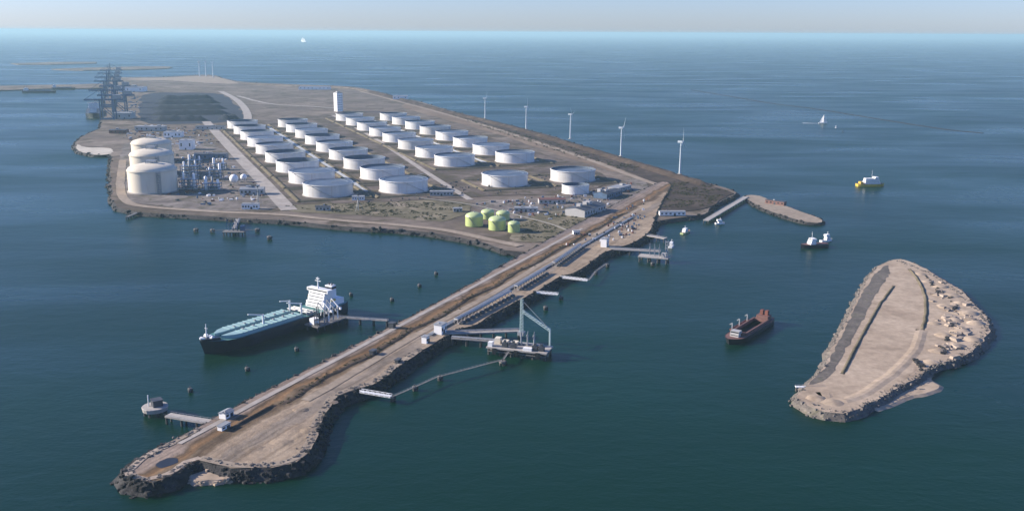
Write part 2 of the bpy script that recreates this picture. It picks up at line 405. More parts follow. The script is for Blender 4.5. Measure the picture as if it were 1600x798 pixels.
# sand spit reaching out from the islet, low over the water
spit, _ = land('sand_spit', 'low pale sand spit below the islet', [(1412, 600), (1436, 590), (1446, 584), (1454, 594), (1468, 602), (1462, 609), (1446, 614), (1424, 617), (1404, 624), (1388, 632), (1370, 638), (1372, 630)], 1.4, MT['islet'], MT['islet'], 9, step=5, jit=1.2, seed=6.0, rough=.3)
land('stony_spit', 'low pale stone spit at the foot of the dam plateau', [(296, 744), (315, 736), (345, 735), (362, 739), (356, 747), (330, 748), (304, 750)], 2.6, MT['islet'], MT['islet'], 4, step=4, jit=1.0, rocks=1.5, rsize=1.1, seed=6.5, rough=.4)

# far land
land('far_quay_ground', 'thin strip of hazy land across the left water', [(-90, 134), (0, 134), (60, 133), (120, 132), (166, 131), (166, 137), (120, 138), (60, 139), (0, 141), (-90, 142)], 5.0, MT['plain'], MT['rock'], 9, step=60, jit=6, seed=7.0)
land('far_sand_bar', 'faint pale strip of land before the horizon', [(80, 108), (130, 106), (210, 104), (262, 104), (262, 107), (200, 109), (130, 110)], 5.0, MT['plain'], MT['plain'], 9, step=150, jit=12, seed=8.0)
land('far_shore', 'faintest strip of land under the horizon haze', [(20, 99), (90, 97), (150, 97), (150, 99), (80, 101), (30, 101)], 5.0, MT['plain'], MT['plain'], 9, step=250, jit=12, seed=8.5)
land('breakwater_mole', 'pinkish concrete mole ending in the water', [(1166, 305), (1186, 306), (1215, 317), (1250, 330), (1280, 341), (1284, 347), (1262, 347), (1228, 338), (1194, 326), (1172, 314)], 4.0, MT['track'], MT['rock'], 5, step=10, jit=1.5, rocks=.9, rsize=1.4, seed=9.0)

def sheet(name, label, px, z, mat, step=14, jit=5, seed=1.0):
    pts = [W(x, y, z) for x, y in px]
    if area2(pts) < 0: pts.reverse()
    pts = smooth_path(pts, step, True, jit, seed)
    for p in pts: p.z = z
    return tag(MB().add(pts, fill(pts)).build(name, mat), label, None, None, 'structure')
def strip(name, label, px, z, width, mat, step=15, jit=0, crown=0.0, seed=1.0, wpts=None):
    pts = smooth_path(wpts or [W(x, y, z) for x, y in px], step, False, jit, seed)
    for p in pts: p.z = z
    h = width / 2
    return tag(MB().sweep(pts, [(-h, 0), (0, crown), (h, 0)]).build(name, mat), label, None, None, 'structure')

Z0 = 5.0
sheet('tank_yard', 'gravelly yard under the rows of oil tanks', [(338, 194), (440, 186), (520, 178), (600, 176), (700, 196), (800, 226), (880, 250), (945, 274), (935, 292), (870, 304), (770, 306), (680, 311), (560, 316), (452, 318), (425, 300), (385, 252)], Z0 + .5, MT['yard'], 30, 5, 2)
sheet('coal_yard', 'dark coal stockyard', [(226, 148), (285, 145), (342, 147), (362, 158), (378, 176), (376, 188), (340, 192), (285, 194), (236, 193), (218, 182)], Z0 + .45, MT['coalyard'], 40, 10, 3)
sheet('terminal_yard', 'pale concrete yard of the gas terminal', [(187, 250), (190, 292), (198, 312), (260, 322), (345, 329), (420, 328), (436, 314), (395, 272), (352, 236), (300, 214), (240, 212), (196, 226)], Z0 + .4, MT['gravel'], 25, 5, 4)
sheet('beach', 'bright beach on the western corner', [(121, 226), (135, 230), (172, 232), (173, 240), (148, 242), (122, 235)], Z0 + .3, MT['beach'], 10, 3, 5)
sheet('far_beach', 'pale beach at the far end of the land', [(268, 121), (325, 119), (352, 124), (372, 131), (330, 130), (262, 126), (205, 125), (205, 123)], Z0 + .3, MT['track'], 60, 8, 5)
sheet('scrub_field', 'olive scrub field before the tanks', [(442, 322), (520, 318), (620, 315), (700, 312), (735, 318), (728, 332), (690, 346), (600, 338), (520, 333), (462, 331)], Z0 + .35, MT['olive'], 20, 5, 6)
sheet('scrub_field', 'olive scrub field beside the green tanks', [(812, 348), (840, 334), (890, 330), (930, 340), (905, 362), (860, 376), (820, 378), (795, 372)], Z0 + .62, MT['olive'], 12, 4, 7)
sheet('gravel_yard', 'grey gravel yard between tanks and dam', [(735, 318), (770, 312), (870, 308), (950, 290), (1000, 276), (1012, 292), (960, 322), (905, 346), (870, 362), (815, 352), (760, 332)], Z0 + .47, MT['gravel'], 18, 5, 8)
sheet('embankment_ground', 'dark brown embankment on the eastern point', [(1040, 288), (1062, 277), (1105, 289), (1138, 298), (1146, 302), (1128, 311), (1104, 325), (1060, 330), (1030, 326), (1030, 308)], Z0 + .9, MT['brown'], 15, 3, 9)
sheet('sandy_flat', 'rust-brown sandy flat inland of the turbines', [(640, 163), (700, 178), (770, 197), (850, 224), (930, 250), (990, 268), (960, 268), (880, 244), (790, 214), (700, 188), (630, 168)], Z0 + .33, MT['sand'], 30, 5, 10)

sheet('dike_slope', 'dark brown slope between dike road and sea', [(600, 148), (660, 163), (700, 174), (760, 188), (822, 204), (900, 227), (960, 245), (1062, 275), (1100, 287), (1040, 289), (985, 270), (930, 250), (850, 223), (760, 195), (680, 172), (610, 153)], Z0 + .55, MT['brown'], 25, 3, 11)
strip('service_road', 'straight pale service road beside the tank rows', [(322, 190), (352, 222), (385, 257), (412, 285), (436, 311), (452, 328)], Z0 + .75, 26, MT['road'])
strip('shore_road', 'sandy road along the southern shore', [(192, 250), (188, 290), (196, 312), (225, 322), (330, 330), (440, 335), (520, 343), (620, 351), (700, 360), (765, 374), (812, 384)], Z0 + .85, 15, MT['track'], jit=1)
strip('dike_road', 'pale road along the dike behind the turbines', [(560, 142), (620, 158), (680, 174), (760, 197), (850, 226), (930, 253), (985, 274), (1035, 291)], Z0 + .8, 15, MT['track'], jit=1)
strip('yard_road', 'narrow road between the tank rows', [(520, 180), (575, 210), (625, 242), (680, 278), (735, 312)], Z0 + .72, 12, MT['road'])
strip('plain_track', 'pale track crossing the sandy plain', [(372, 150), (420, 162), (480, 166), (540, 170)], Z0 + .6, 18, MT['road'], jit=3)
strip('coal_road', 'curved pale road beside the coal yard', [(345, 143), (368, 155), (384, 172), (384, 190), (350, 197)], Z0 + .7, 26, MT['road'])
strip('dam_track', 'rutted sand track along the dam', None, 7.3, 8, MT['track'], wpts=[dam(u, 42 + 1.5 * math.sin(u * .02), 7.3) for u in range(40, 960, 30)], jit=.8)
strip('crest_path', 'grey path along the rocky edge of the dam', None, 7.3, 5, MT['road'], wpts=[dam(u, 12, 7.3) for u in range(-60, 760, 30)], jit=.6)

# dikes, bunds and berms
def ridge(name, label, pts, h, top, base, mat, z, step=12, jit=1.0, parent=None, seed=1.0):
    p = smooth_path(pts, step, False, jit, seed)
    for q in p: q.z = z
    k = len(p); s = MB().sweep(p, [(-base / 2, 0), (-top / 2, h), (top / 2, h), (base / 2, 0)])
    for i, v in enumerate(s.v):
        if i % 4 in (1, 2):
            e = min(1.0, min(i // 4, k - 1 - i // 4) / 2.0)
            s.v[i] = (v[0], v[1], z + (h * (1 + .3 * noise.noise(Vector(v) / 14.0))) * e)
    o = s.build(name, mat, parent)
    return o if parent else tag(o, label, None, None, 'structure')
ridge('sea_dike', 'brown sea dike under the wind turbines', [W(x, y, Z0) for x, y in [(580, 144), (625, 155), (700, 176), (760, 190), (822, 206), (890, 226), (960, 247), (1010, 262), (1062, 278), (1105, 291)]], 6, 10, 34, MT['brown'], Z0, 20, 2)
ridge('shore_bund', 'low sand bund along the northern shore', [W(x, y, Z0) for x, y in [(375, 131), (460, 135), (540, 138), (580, 144)]], 5, 8, 30, MT['plain'], Z0, 30, 2)
# islet: crest walls and inner basin rim
sheet('stone_slope', 'wide grey stone slope along the flat side of the islet', [(1262, 600), (1284, 594), (1302, 580), (1325, 540), (1345, 503), (1365, 466), (1382, 440), (1390, 424), (1386, 414), (1366, 430), (1348, 457), (1328, 498), (1308, 538), (1288, 576)], 5.12, MT['slope'], 6, 1.5, 3)
ridge('crest_wall', 'dark straight bank along the flat side of the islet', [W(x, y, 5) for x, y in [(1316, 584), (1336, 545), (1356, 508), (1376, 474), (1397, 446)]], 1.0, .8, 3.6, MT['bund'], 5.0, 6, .4)
ridge('crest_wall', 'curved dark bank at the head of the islet basin', [W(x, y, 5) for x, y in [(1420, 420), (1434, 436), (1443, 455), (1447, 475), (1446, 497), (1441, 515)]], 1.1, .9, 4, MT['bund'], 5.0, 6, .6)
ridge('crest_wall', 'low sand bank along the open side of the islet basin', [W(x, y, 5) for x, y in [(1441, 515), (1428, 548), (1404, 575), (1376, 597), (1345, 616), (1320, 625), (1296, 622), (1284, 612)]], .7, 3, 11, MT['islet'], 5.0, 8, .8)
def mounds(label, spots, z, mat, seed):
    r4 = random.Random(seed); s = MB()
    for px, py, r, h in spots:
        c_ = W(px, py, z); vs = []; fs = []; n = 14; rings = 5; a0 = r4.random() * 6; el = r4.uniform(.6, 1)
        for j in range(rings):
            f = j / rings
            for i in range(n):
                a = a0 + 6.2832 * i / n; rr_ = r * (1 - f) * (1 + .35 * noise.noise(Vector((math.cos(a) * 1.3 + px, math.sin(a) * 1.3 + py, f))))
                vs.append((c_.x + rr_ * math.cos(a), c_.y + rr_ * math.sin(a) * el, z - .05 + h * (1 - (1 - f) ** 2) * (1 + .2 * noise.noise(Vector((px + i, py, j))))))
        vs.append((c_.x, c_.y, z + h))
        for j in range(rings - 1):
            for i in range(n): k = (i + 1) % n; fs.append((j * n + i, j * n + k, (j + 1) * n + k, (j + 1) * n + i))
        for i in range(n): fs.append(((rings - 1) * n + i, (rings - 1) * n + (i + 1) % n, rings * n))
        s.add(vs, fs)
    tag(s.build('sand_mounds', mat, smooth=60), label, 'sand mounds', None, 'stuff')
mounds('rugged sand mounds on the outer lobe of the islet', [(1470, 448, 9, 2.2), (1486, 462, 11, 2.6), (1500, 474, 10, 2.8), (1478, 478, 9, 2.0), (1512, 490, 12, 3.2), (1490, 500, 10, 2.5), (1524, 505, 10, 3.0), (1502, 518, 11, 2.8), (1476, 524, 9, 2.2), (1518, 530, 10, 2.5), (1492, 540, 10, 2.6), (1466, 548, 9, 2.2), (1450, 440, 8, 1.8), (1460, 505, 7, 1.6), (1438, 428, 8, 1.5), (1456, 565, 7, 1.5), (1300, 628, 9, 1.4), (1275, 622, 8, 1.6)], 5.0, MT['islet'], 3)
mounds('low sand heaps on the dam plateau', [(470, 640, 7, 1.0), (440, 690, 9, .9), (395, 700, 8, .8), (480, 672, 6, .9), (520, 628, 5, .9)], 7.0, MT['dam'], 4)
hm = MB(); rng = random.Random(8)
for cx, cy, k, spread in [(1492, 480, 10, 22), (1478, 500, 9, 18), (1492, 512, 10, 16), (1478, 545, 9, 16), (1500, 530, 8, 18), (1466, 455, 6, 16), (1520, 500, 6, 14)]:
    for _ in range(k):
        p = W(cx + rng.gauss(0, spread * .5), cy + rng.gauss(0, spread * .45), 5.0); a = rng.uniform(1.2, 4.2)
        hm.rock((p.x, p.y, 5.0 + a * .15), a * 1.5, a, a * .55, rng)
tag(hm.build('rubble', MT['rim']), 'rubble heaps on the outer lobe of the islet', 'rubble', None, 'stuff')
hm = MB()
for (x0, y0), (x1, y1), k in [((1446, 430), (1462, 452), 14), ((1462, 455), (1492, 468), 15), ((1488, 470), (1496, 492), 14), ((1492, 495), (1486, 512), 13), ((1488, 520), (1478, 532), 15), ((1478, 540), (1472, 556), 26), ((1430, 562), (1440, 574), 20)]:
    for _ in range(k):
        t = rng.random(); p = W(x0 + (x1 - x0) * t + rng.gauss(0, 1.6), y0 + (y1 - y0) * t + rng.gauss(0, 1.3), 5.0); a = rng.uniform(.8, 2.2)
        hm.rock((p.x, p.y, 5.0 + a * .2), a * 1.3, a, a * .7, rng)
tag(hm.build('boulders', MT['rock']), 'dark boulders strung across the outer lobe of the islet', 'boulders', None, 'stuff')
# dam plateau: raised rim and tracks
strip('plateau_edge', 'pale gravel margin round the dam plateau', [(655, 547), (618, 571), (585, 595), (558, 604), (524, 616), (507, 637), (493, 662), (485, 689), (474, 705), (455, 718), (421, 725), (370, 726), (335, 719), (312, 714)], 7.25, 6.5, MT['track'], 5, .9)
strip('tip_edge', 'grey gravel margin round the tip of the dam', [(312, 714), (290, 721), (274, 733), (254, 743), (229, 748), (209, 744), (201, 735), (230, 711), (268, 692), (310, 671)], 7.3, 5, MT['rim'], 5, .7)
ridge('ditch_bank', 'brown weedy bank beside the dam ditch', [dam(u, 31 + 2.0 * math.sin(u * .05), 7) for u in range(30, 900, 18)], .7, 1.5, 6, MT['brown'], 7.0, 9, 1.6)
ridge('ditch_bank', 'reddish bank near the dam shed', [dam(u, 28, 7) for u in (-25, -8, 8, 24)], 1.5, 1.2, 5, MT['brown'], 7.0, 5, .3)
# flat black patch laid on the tip, ground not cut below it
hp = smooth_path([W(x, y, 7) for x, y in [(243, 727), (250, 720), (262, 715), (277, 716), (277, 722), (266, 727), (252, 731)]], 3, True, .6, 2)
tag(MB().add([(p.x, p.y, 7.12) for p in hp], fill(hp)).build('black_patch', MT['black']), 'flat black patch on the tip of the dam', None, None, 'structure')

def loose_stones(label, path, z, n, spread, size, mat, seed):
    r3 = random.Random(seed); p = smooth_path([W(x, y, z) for x, y in path], 5); s = MB()
    for _ in range(n):
        q = r3.choice(p); a = size * (.35 + 1.3 * r3.random() ** 3)
        s.rock((q.x + r3.gauss(0, spread), q.y + r3.gauss(0, spread), z + a * .15), a, a * r3.uniform(.6, 1), a * r3.uniform(.4, .8), r3)
    tag(s.build('loose_stones', MT[mat]), label, 'stones', None, 'stuff')
loose_stones('pale stones scattered round the plateau edge', [(655, 546), (618, 570), (585, 595), (558, 604), (524, 617), (506, 638), (493, 662), (484, 690), (472, 705), (454, 718), (420, 725), (370, 725), (320, 716)], 7, 620, 1.6, .9, 'rock_pale', 5)
loose_stones('dark stones scattered round the tip of the dam', [(292, 724), (270, 736), (250, 744), (228, 749), (208, 744), (200, 735), (232, 711), (268, 691), (310, 671)], 7, 420, 1.4, .9, 'rock_pale', 6)
loose_stones('stones scattered round the islet edge', [(1407, 408), (1467, 436), (1524, 482), (1540, 510), (1510, 549), (1440, 582), (1378, 617), (1318, 642), (1268, 632)], 5, 700, 2.0, .9, 'rock_pale', 7)

# faint line of a long low breakwater out at sea
bw = smooth_path([W(x, y, 0) for x, y in [(1080, 141), (1130, 149), (1200, 161), (1270, 170), (1340, 181), (1420, 194), (1480, 203), (1535, 208)]], 30, False, 3, 4)
s = MB().sweep(bw, [(-9, -1.0), (-2.5, 1.2), (2.5, 1.2), (9, -1.0)])
tag(s.build('breakwater', MT['rock']), 'thin dark breakwater line across the right sea', 'breakwater')

# ------------------------------------------------------------------ oil tanks: four rows of nine
TR, TH = 42.5, 21.0
def tank_proto():
    root = empty('oil_tank')
    MB().rev([(TR, 0), (TR, TH), (TR - .5, TH)], 56, cap=False).build('shell', MT['tankwhite'], root, smooth=40)
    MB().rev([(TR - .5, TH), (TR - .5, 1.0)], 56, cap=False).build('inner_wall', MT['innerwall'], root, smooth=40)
    MB().rev([(TR + 2.2, 0), (TR + 1.6, .7), (TR - .2, .7)], 56, cap=False).build('foundation', MT['concrete'], root, smooth=30)
    MB().rev([(TR, TH - 1.2), (TR + 1.3, TH - 1.15), (TR + 1.3, TH - .85), (TR, TH - .8)], 56, cap=False).build('wind_girder', MT['tankwhite'], root, smooth=30)
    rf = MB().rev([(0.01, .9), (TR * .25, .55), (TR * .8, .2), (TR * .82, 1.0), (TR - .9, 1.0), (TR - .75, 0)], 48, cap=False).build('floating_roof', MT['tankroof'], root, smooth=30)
    MB().bar((TR - 2, 0, 9), (6, 0, 1.4), 1.6, .5).build('rolling_ladder', MT['steel'], rf)
    st = MB(); k = 22
    for i in range(k):
        a0 = -.9 - i * .045
        st.bar(((TR + .9) * math.cos(a0), (TR + .9) * math.sin(a0), .8 + (TH - .8) * i / k), ((TR + .9) * math.cos(a0 - .045), (TR + .9) * math.sin(a0 - .045), .8 + (TH - .8) * (i + 1) / k), 1.1, .35)
    st.build('stairway', MT['steel'], root)
    for z in (5.2, 10.4, 15.6): MB().rev([(TR + .02, z - .14), (TR + .14, z), (TR + .02, z + .14)], 56, cap=False).build('plate_seam', MT['tankwhite'], root, smooth=30)
    MB().tube([(TR + .6, -8, .9), (TR + 9, -8, .9), (TR + 9, 4, .9)], .6, 8).tube([(TR + .6, -5, .9), (TR + 7, -5, .9), (TR + 7, 4, .9)], .6, 8).build('feed_pipe', MT['steel'], root)
    return root
ROWS = {
 'A': [(474, 308), (453, 287), (433, 270), (416, 255), (401, 241), (388, 230), (378, 219), (367, 210), (356, 201)],
 'B': [(593, 303), (564, 280), (538, 265), (515, 250), (495, 238), (478, 226), (463, 216), (448, 207), (435, 199)],
 'C': [(753, 292), (678, 260), (650, 247), (623, 234), (598, 222), (578, 213), (559, 204), (541, 196), (525, 189)],
 'D': [(860, 285), (774, 255), (738, 243), (708, 230), (682, 219), (657, 210), (634, 202), (613, 195), (593, 189)]}
ROWTXT = {'A': 'the row along the straight service road', 'B': 'the second row from the service road', 'C': 'the third row from the service road', 'D': 'the row closest to the wind turbines'}
ORD = ['frontmost', 'second', 'third', 'fourth', 'fifth', 'sixth', 'seventh', 'eighth', 'rearmost']
tp = tank_proto(); first = True; tank_pos = {}
rng = random.Random(4)
for rk, lst in ROWS.items():
    cs = []
    for (l, by) in lst:
        p = W(l, by, Z0 + .5); cy = p.y + .85 * TR
        cs.append(Vector((p.x * cy / p.y + TR, cy, Z0 + .5)))
    lo = 0 if rk in 'AB' else 1            # even out the spacing along each row
    n = len(cs) - lo; ks = list(range(n)); mk = sum(ks) / n
    for ax in (0, 1):
        ms = sum(cs[lo + k][ax] for k in ks) / n; sl = sum((k - mk) * (cs[lo + k][ax] - ms) for k in ks) / sum((k - mk) ** 2 for k in ks)
        for k in ks: cs[lo + k][ax] = .35 * cs[lo + k][ax] + .65 * (ms + sl * (k - mk))
    tank_pos[rk] = cs
    for i, c in enumerate(cs):
        o = tp if first else copy_tree(tp); first = False
        o.location = c; o.rotation_euler.z = rng.uniform(-.5, .5)
        w = ORD[i] if i in (0, 8) else ORD[i] + ' from the front'
        tag(o, 'white floating-roof oil tank, %s in %s' % (w, ROWTXT[rk]), 'oil tank', 'oil tanks in four rows')
        for ch in o.children:
            if ch.name.startswith('floating_roof'): ch.location.z = 19.4 if (rk + str(i)) in ('A0', 'B0', 'A1', 'B6', 'A5') else (rng.uniform(11.0, 18.0) if rk in 'AB' else rng.uniform(15.5, 19.4))
p = W(899, 301, Z0 + .5); o = copy_tree(tp); o.location = p; o.scale = (.56, .56, .72); o.rotation_euler.z = .3
o['label'] = 'smaller pale oil tank with dark roof before the rightmost tank row'; o['group'] = 'single oil tank by the warehouses'
for ch in o.children:
    if ch.name.startswith('floating_roof'): ch.location.z = 13.0
# earth bunds round every tank
for rk, cs in tank_pos.items():
    d = (cs[-1] - cs[1]).normalized(); nr = Vector((d.y, -d.x, 0))
    gap = (cs[2] - cs[1]).length
    for i, c in enumerate(cs):
        hl = gap * .47 if i else min(gap * .47, 66)
        q = [c + d * a * hl + nr * b * 61 for a, b in ((-1, -1), (-1, 1), (1, 1), (1, -1))]
        s = MB()
        for k in range(4):
            a, b2 = q[k], q[(k + 1) % 4]
            s.sweep([a.lerp(b2, t) for t in (0, .33, .66, 1)], [(-5, 0), (-1.2, 2.4), (1.2, 2.4), (5, 0)])
        s.build('earth_bund', MT['bund'], island)

# ------------------------------------------------------------------ gas tanks
def lng_proto():
    r, h = 41.0, 38.0
    root = empty('gas_tank')
    MB().rev([(r, 0), (r, h)], 56, cap=False).build('shell', MT['lng'], root, smooth=40)
    MB().rev([(r + 1.2, h - 1.2), (r + 1.2, h + .8), (r, h + .8)] + [(r * math.cos(t * math.pi / 16) , h + .8 + 10.5 * math.sin(t * math.pi / 16)) for t in range(1, 8)] + [(.01, h + 11.3)], 56, cap=False).build('dome', MT['lngroof'], root, smooth=30)
    MB().rev([(r + 2.5, 0), (r + 2.5, 1.5), (r, 1.5)], 56, cap=False).build('foundation', MT['concrete'], root, smooth=30)
    pf = MB(); pf.box(-9, 9, -6, 6, h + 10.5, h + 11.6)
    for x in (-8, 8):
        for y in (-5, 5): pf.box(x - .4, x + .4, y - .4, y + .4, h + 7, h + 15)
    pf.box(-9, 9, -6, 6, h + 15, h + 15.6)
    pf.build('roof_platform', MT['steel'], root)
    for k in range(4):
        a = .6 + k * .25
        MB().hcyl(((r + 1) * math.cos(a), (r + 1) * math.sin(a), .5), ((r + 1) * math.cos(a), (r + 1) * math.sin(a), h + 3), .6, 8).build('riser_pipe', MT['steel'], root)
    st = MB(); a = -1.0
    for x in (-2.5, 2.5):
        for y in (-2.5, 2.5): st.box(x - .3, x + .3, y - .3, y + .3, 0, h + 2)
    for z in range(0, int(h), 4): st.box(-2.8, 2.8, -2.8, 2.8, z, z + .35); st.bar((-2.5, -2.5, z), (2.5, -2.5, z + 4), .9, .3)
    st.build('stair_tower', MT['steel'], root, loc=((r + 4) * math.cos(a), (r + 4) * math.sin(a), 0))
    return root
lp = lng_proto(); LNG = []
for i, (l, by, w) in enumerate([(204, 303, 'frontmost of three, shadow side towards the process plant'), (207, 275, 'middle of the three in line'), (209, 254, 'rearmost of the three in line')]):
    p = W(l, by, Z0 + .4); cy = p.y + .85 * 41; o = lp if i == 0 else copy_tree(lp)
    o.location = (p.x * cy / p.y + 41, cy, Z0 + .4); LNG.append(o.location.copy())
    tag(o, 'cream domed concrete gas tank, ' + w, 'gas tank', 'gas tanks on the western corner')

# ------------------------------------------------------------------ green tanks
def green_tank(px, py, r, h, txt):
    p = W(px, py, Z0 + .6); root = thing('green_tank', txt, 'storage tank', p, 0, 'yellow-green storage tanks')
    MB().rev([(r, 0), (r, h)], 32, cap=False).build('shell', MT['green'], root, smooth=40)
    MB().rev([(r + .25, h - .3), (r + .25, h + .1)] + [(r * math.cos(t * math.pi / 12), h + .1 + r * .42 * math.sin(t * math.pi / 12)) for t in range(1, 6)] + [(.01, h + .1 + r * .42)], 32, cap=False).build('dome', MT['greenroof'], root, smooth=35)
    MB().rev([(.9, h + r * .42 - .2), (.9, h + r * .42 + 1.4), (.01, h + r * .42 + 1.8)], 10).build('vent', MT['steel'], root)
    st = MB()
    for i in range(14):
        a0 = -1.2 - i * .07
        st.bar(((r + .5) * math.cos(a0), (r + .5) * math.sin(a0), h * i / 14), ((r + .5) * math.cos(a0 - .07), (r + .5) * math.sin(a0 - .07), h * (i + 1) / 14), .9, .3)
    st.build('stairway', MT['steel'], root)
green_tank(741, 352, 13, 14, 'yellow-green domed tank at the seaward end of the cluster')
green_tank(777, 358, 12.5, 14, 'yellow-green domed tank in the middle of the front line')
green_tank(803, 362, 8.5, 12, 'smaller yellow-green domed tank nearest the dam')
green_tank(762, 341, 10, 10, 'yellow-green domed tank behind the gap of the front line')
green_tank(786, 343, 10, 10, 'yellow-green domed tank behind the middle front tank')

# ------------------------------------------------------------------ buildings
def building(name, label, cat, px, py, L, B, H, rz, wall, roof, z=Z0 + .6, gable=0.0, nwin=4, group=None, roofbits=1):
    root = thing(name, label, cat, W(px, py, z), rz, group)
    MB().box(-L / 2, L / 2, -B / 2, B / 2, 0, H).build('wall', MT[wall], root)
    s = MB(); e = .5
    if gable:
        vs = [(x, y, zz) for x in (-L / 2 - e, L / 2 + e) for y, zz in ((-B / 2 - e, H - .1), (0, H + gable), (B / 2 + e, H - .1), (B / 2 + e, H - .5), (0, H + gable - .4), (-B / 2 - e, H - .5))]
        s.add(vs, [(0, 1, 7, 6), (1, 2, 8, 7), (2, 3, 9, 8), (3, 4, 10, 9), (4, 5, 11, 10), (5, 0, 6, 11), (0, 5, 4, 1), (1, 4, 3, 2), (6, 7, 10, 11), (7, 8, 9, 10)])
        MB().add([(-L / 2, -B / 2, H), (-L / 2, B / 2, H), (-L / 2, 0, H + gable - .3), (L / 2, -B / 2, H), (L / 2, B / 2, H), (L / 2, 0, H + gable - .3)], [(0, 2, 1), (3, 4, 5)]).build('gable', MT[wall], root)
    else:
        s.box(-L / 2 - e, L / 2 + e, -B / 2 - e, B / 2 + e, H, H + .6)
    rf = s.build('roof', MT[roof], root)
    if roofbits:
        rr = random.Random(int(px * 7 + py))
        for _ in range(roofbits):
            x, y = rr.uniform(-L * .35, L * .35), rr.uniform(-B * .25, B * .25); k = min(B, L) * rr.uniform(.08, .14)
            MB().box(x - k, x + k, y - k, y + k, H + .4, H + gable + k * .9 + .6).build('roof_unit', MT['wallgrey'], rf)
    wm = None
    for side, n_, l_ in ((-1, nwin, L),):
        for i in range(n_):
            x = -l_ / 2 + l_ * (i + .5) / n_; ww = min(3.2, l_ / n_ * .6)
            wm = wm or MB().box(-ww / 2, ww / 2, -.12, .12, H * .35, H * .7).mesh('window', MT['glass'])
            if i == n_ // 2 and n_ > 1: MB().box(x - 1.6, x + 1.6, -B / 2 - .15, -B / 2 + .1, 0, min(4.0, H * .7)).build('door', MT['darksteel'], root)
            else: inst('window', wm, root, (x, -B / 2, 0))
    return root
DZ = math.atan2(DU.y, DU.x)
building('shed', 'small white shed with dark doors by the tip jetty', 'shed', 354, 651, 9, 6, 4.5, DZ, 'white', 'roofgrey', 7.0, 1.0, 2)
building('shed', 'low pale shed beside the dark ditch on the dam', 'shed', 350, 669, 9, 4, 3, DZ, 'white', 'roofgrey', 7.0, 0, 2, roofbits=0)
building('shed', 'tiny dark hut on the dam beside the tanker walkway', 'shed', 613, 512, 5, 5, 5, DZ, 'darksteel', 'roofdark', 7.0, 0, 1, roofbits=0)
building('shed', 'tiny dark hut in the middle of the dam', 'shed', 583, 553, 6, 4, 3.5, DZ, 'darksteel', 'roofdark', 7.0, 0, 1, roofbits=0)
building('shed', 'small dark container hut at the loading jetty root', 'shed', 622, 566, 6, 3, 2.8, DZ, 'darksteel', 'roofdark', 7.0, 0, 1, roofbits=0)
building('control_building', 'white box building at the root of the loading jetty', 'building', 688, 520, 10, 8, 9, DZ, 'white', 'roofgrey', 7.0, 0, 3)
building('substation', 'small white substation standing alone below the control building', 'building', 665, 535, 6, 5, 6, DZ, 'white', 'roofgrey', 7.0, 0, 2)
building('control_building', 'white two-storey building at the root of the third jetty', 'building', 945, 385, 11, 8, 11, DZ, 'white', 'roofgrey', 7.0, 0, 3)
building('substation', 'small white cabin on the scrub field', 'building', 900, 367, 9, 7, 6, .2, 'white', 'roofgrey', 5.8, 0, 3)
building('warehouse', 'long dark-roofed warehouse in front of the causeway road', 'warehouse', 915, 333, 70, 34, 11, DZ - .15, 'wallgrey', 'roofdark', 5.6, 3, 8, roofbits=3)
building('warehouse', 'dark blue-roofed warehouse beside the last oil tank', 'warehouse', 950, 307, 54, 26, 9, DZ - .2, 'bluesteel', 'roofdark', 5.6, 2.5, 7, roofbits=2)
building('warehouse', 'grey flat-roofed workshop behind the warehouses', 'warehouse', 968, 297, 46, 22, 7, DZ - .2, 'wallgrey', 'roofgrey', 5.6, 0, 6, roofbits=2)
building('workshop', 'brown-roofed workshop facing the green tanks', 'building', 862, 317, 44, 16, 7, .1, 'wallgrey', 'reddeck', 5.6, 2, 6)
building('workshop', 'pale grey workshop with flat roof behind the green tanks', 'building', 822, 330, 36, 14, 6, -.05, 'wallgrey', 'roofgrey', 5.6, 0, 5, roofbits=2)
building('office', 'long low office facing the southern shore', 'building', 690, 305, 40, 12, 7, .05, 'wallgrey', 'roofgrey', 5.6, 0, 7, roofbits=2)
building('office', 'white office between the two front oil tanks', 'building', 560, 312, 20, 10, 6, 0, 'white', 'roofgrey', 5.6, 0, 5)
building('pump_house', 'grey pump house beside the scrub field road', 'building', 505, 328, 22, 10, 6, 0, 'wallgrey', 'roofdark', 5.6, 1.5, 4)
building('pump_house', 'small pump house between scrub field and gravel yard', 'building', 715, 330, 14, 9, 5, .1, 'wallgrey', 'roofgrey', 5.6, 0, 3)
building('shore_office', 'pale office near the root of the gas jetty', 'building', 392, 326, 26, 10, 8, 0, 'white', 'roofgrey', 5.6, 0, 6)
building('compressor_hall', 'grey hall beside the straight service road', 'building', 395, 303, 40, 20, 10, .1, 'wallgrey', 'roofgrey', 5.5, 2.5, 6, roofbits=2)
building('compressor_hall', 'long dark hall behind the process plant', 'building', 330, 248, 70, 24, 11, .05, 'bluesteel', 'roofdark', 5.5, 0, 7, roofbits=3)
building('warehouse', 'white hall standing behind the gas terminal yard', 'warehouse', 272, 214, 46, 26, 14, 0, 'white', 'roofgrey', 5.5, 0, 5)
building('warehouse', 'cube-like white hall in the middle of the western plain', 'warehouse', 293, 233, 30, 26, 22, 0, 'white', 'roofgrey', 5.5, 0, 3)
building('warehouse', 'pale hall at the quay end of the coal yard', 'warehouse', 194, 185, 60, 46, 18, .1, 'wallgrey', 'roofgrey', 5.5, 0, 4, roofbits=2)
building('warehouse', 'dark hall at the waterside of the western plain', 'warehouse', 186, 208, 46, 24, 9, .1, 'rust', 'roofdark', 5.5, 2, 4)
building('warehouse', 'grey hall behind the white hall of the gas terminal', 'warehouse', 236, 204, 80, 30, 12, 0, 'wallgrey', 'roofgrey', 5.5, 0, 6, roofbits=2)
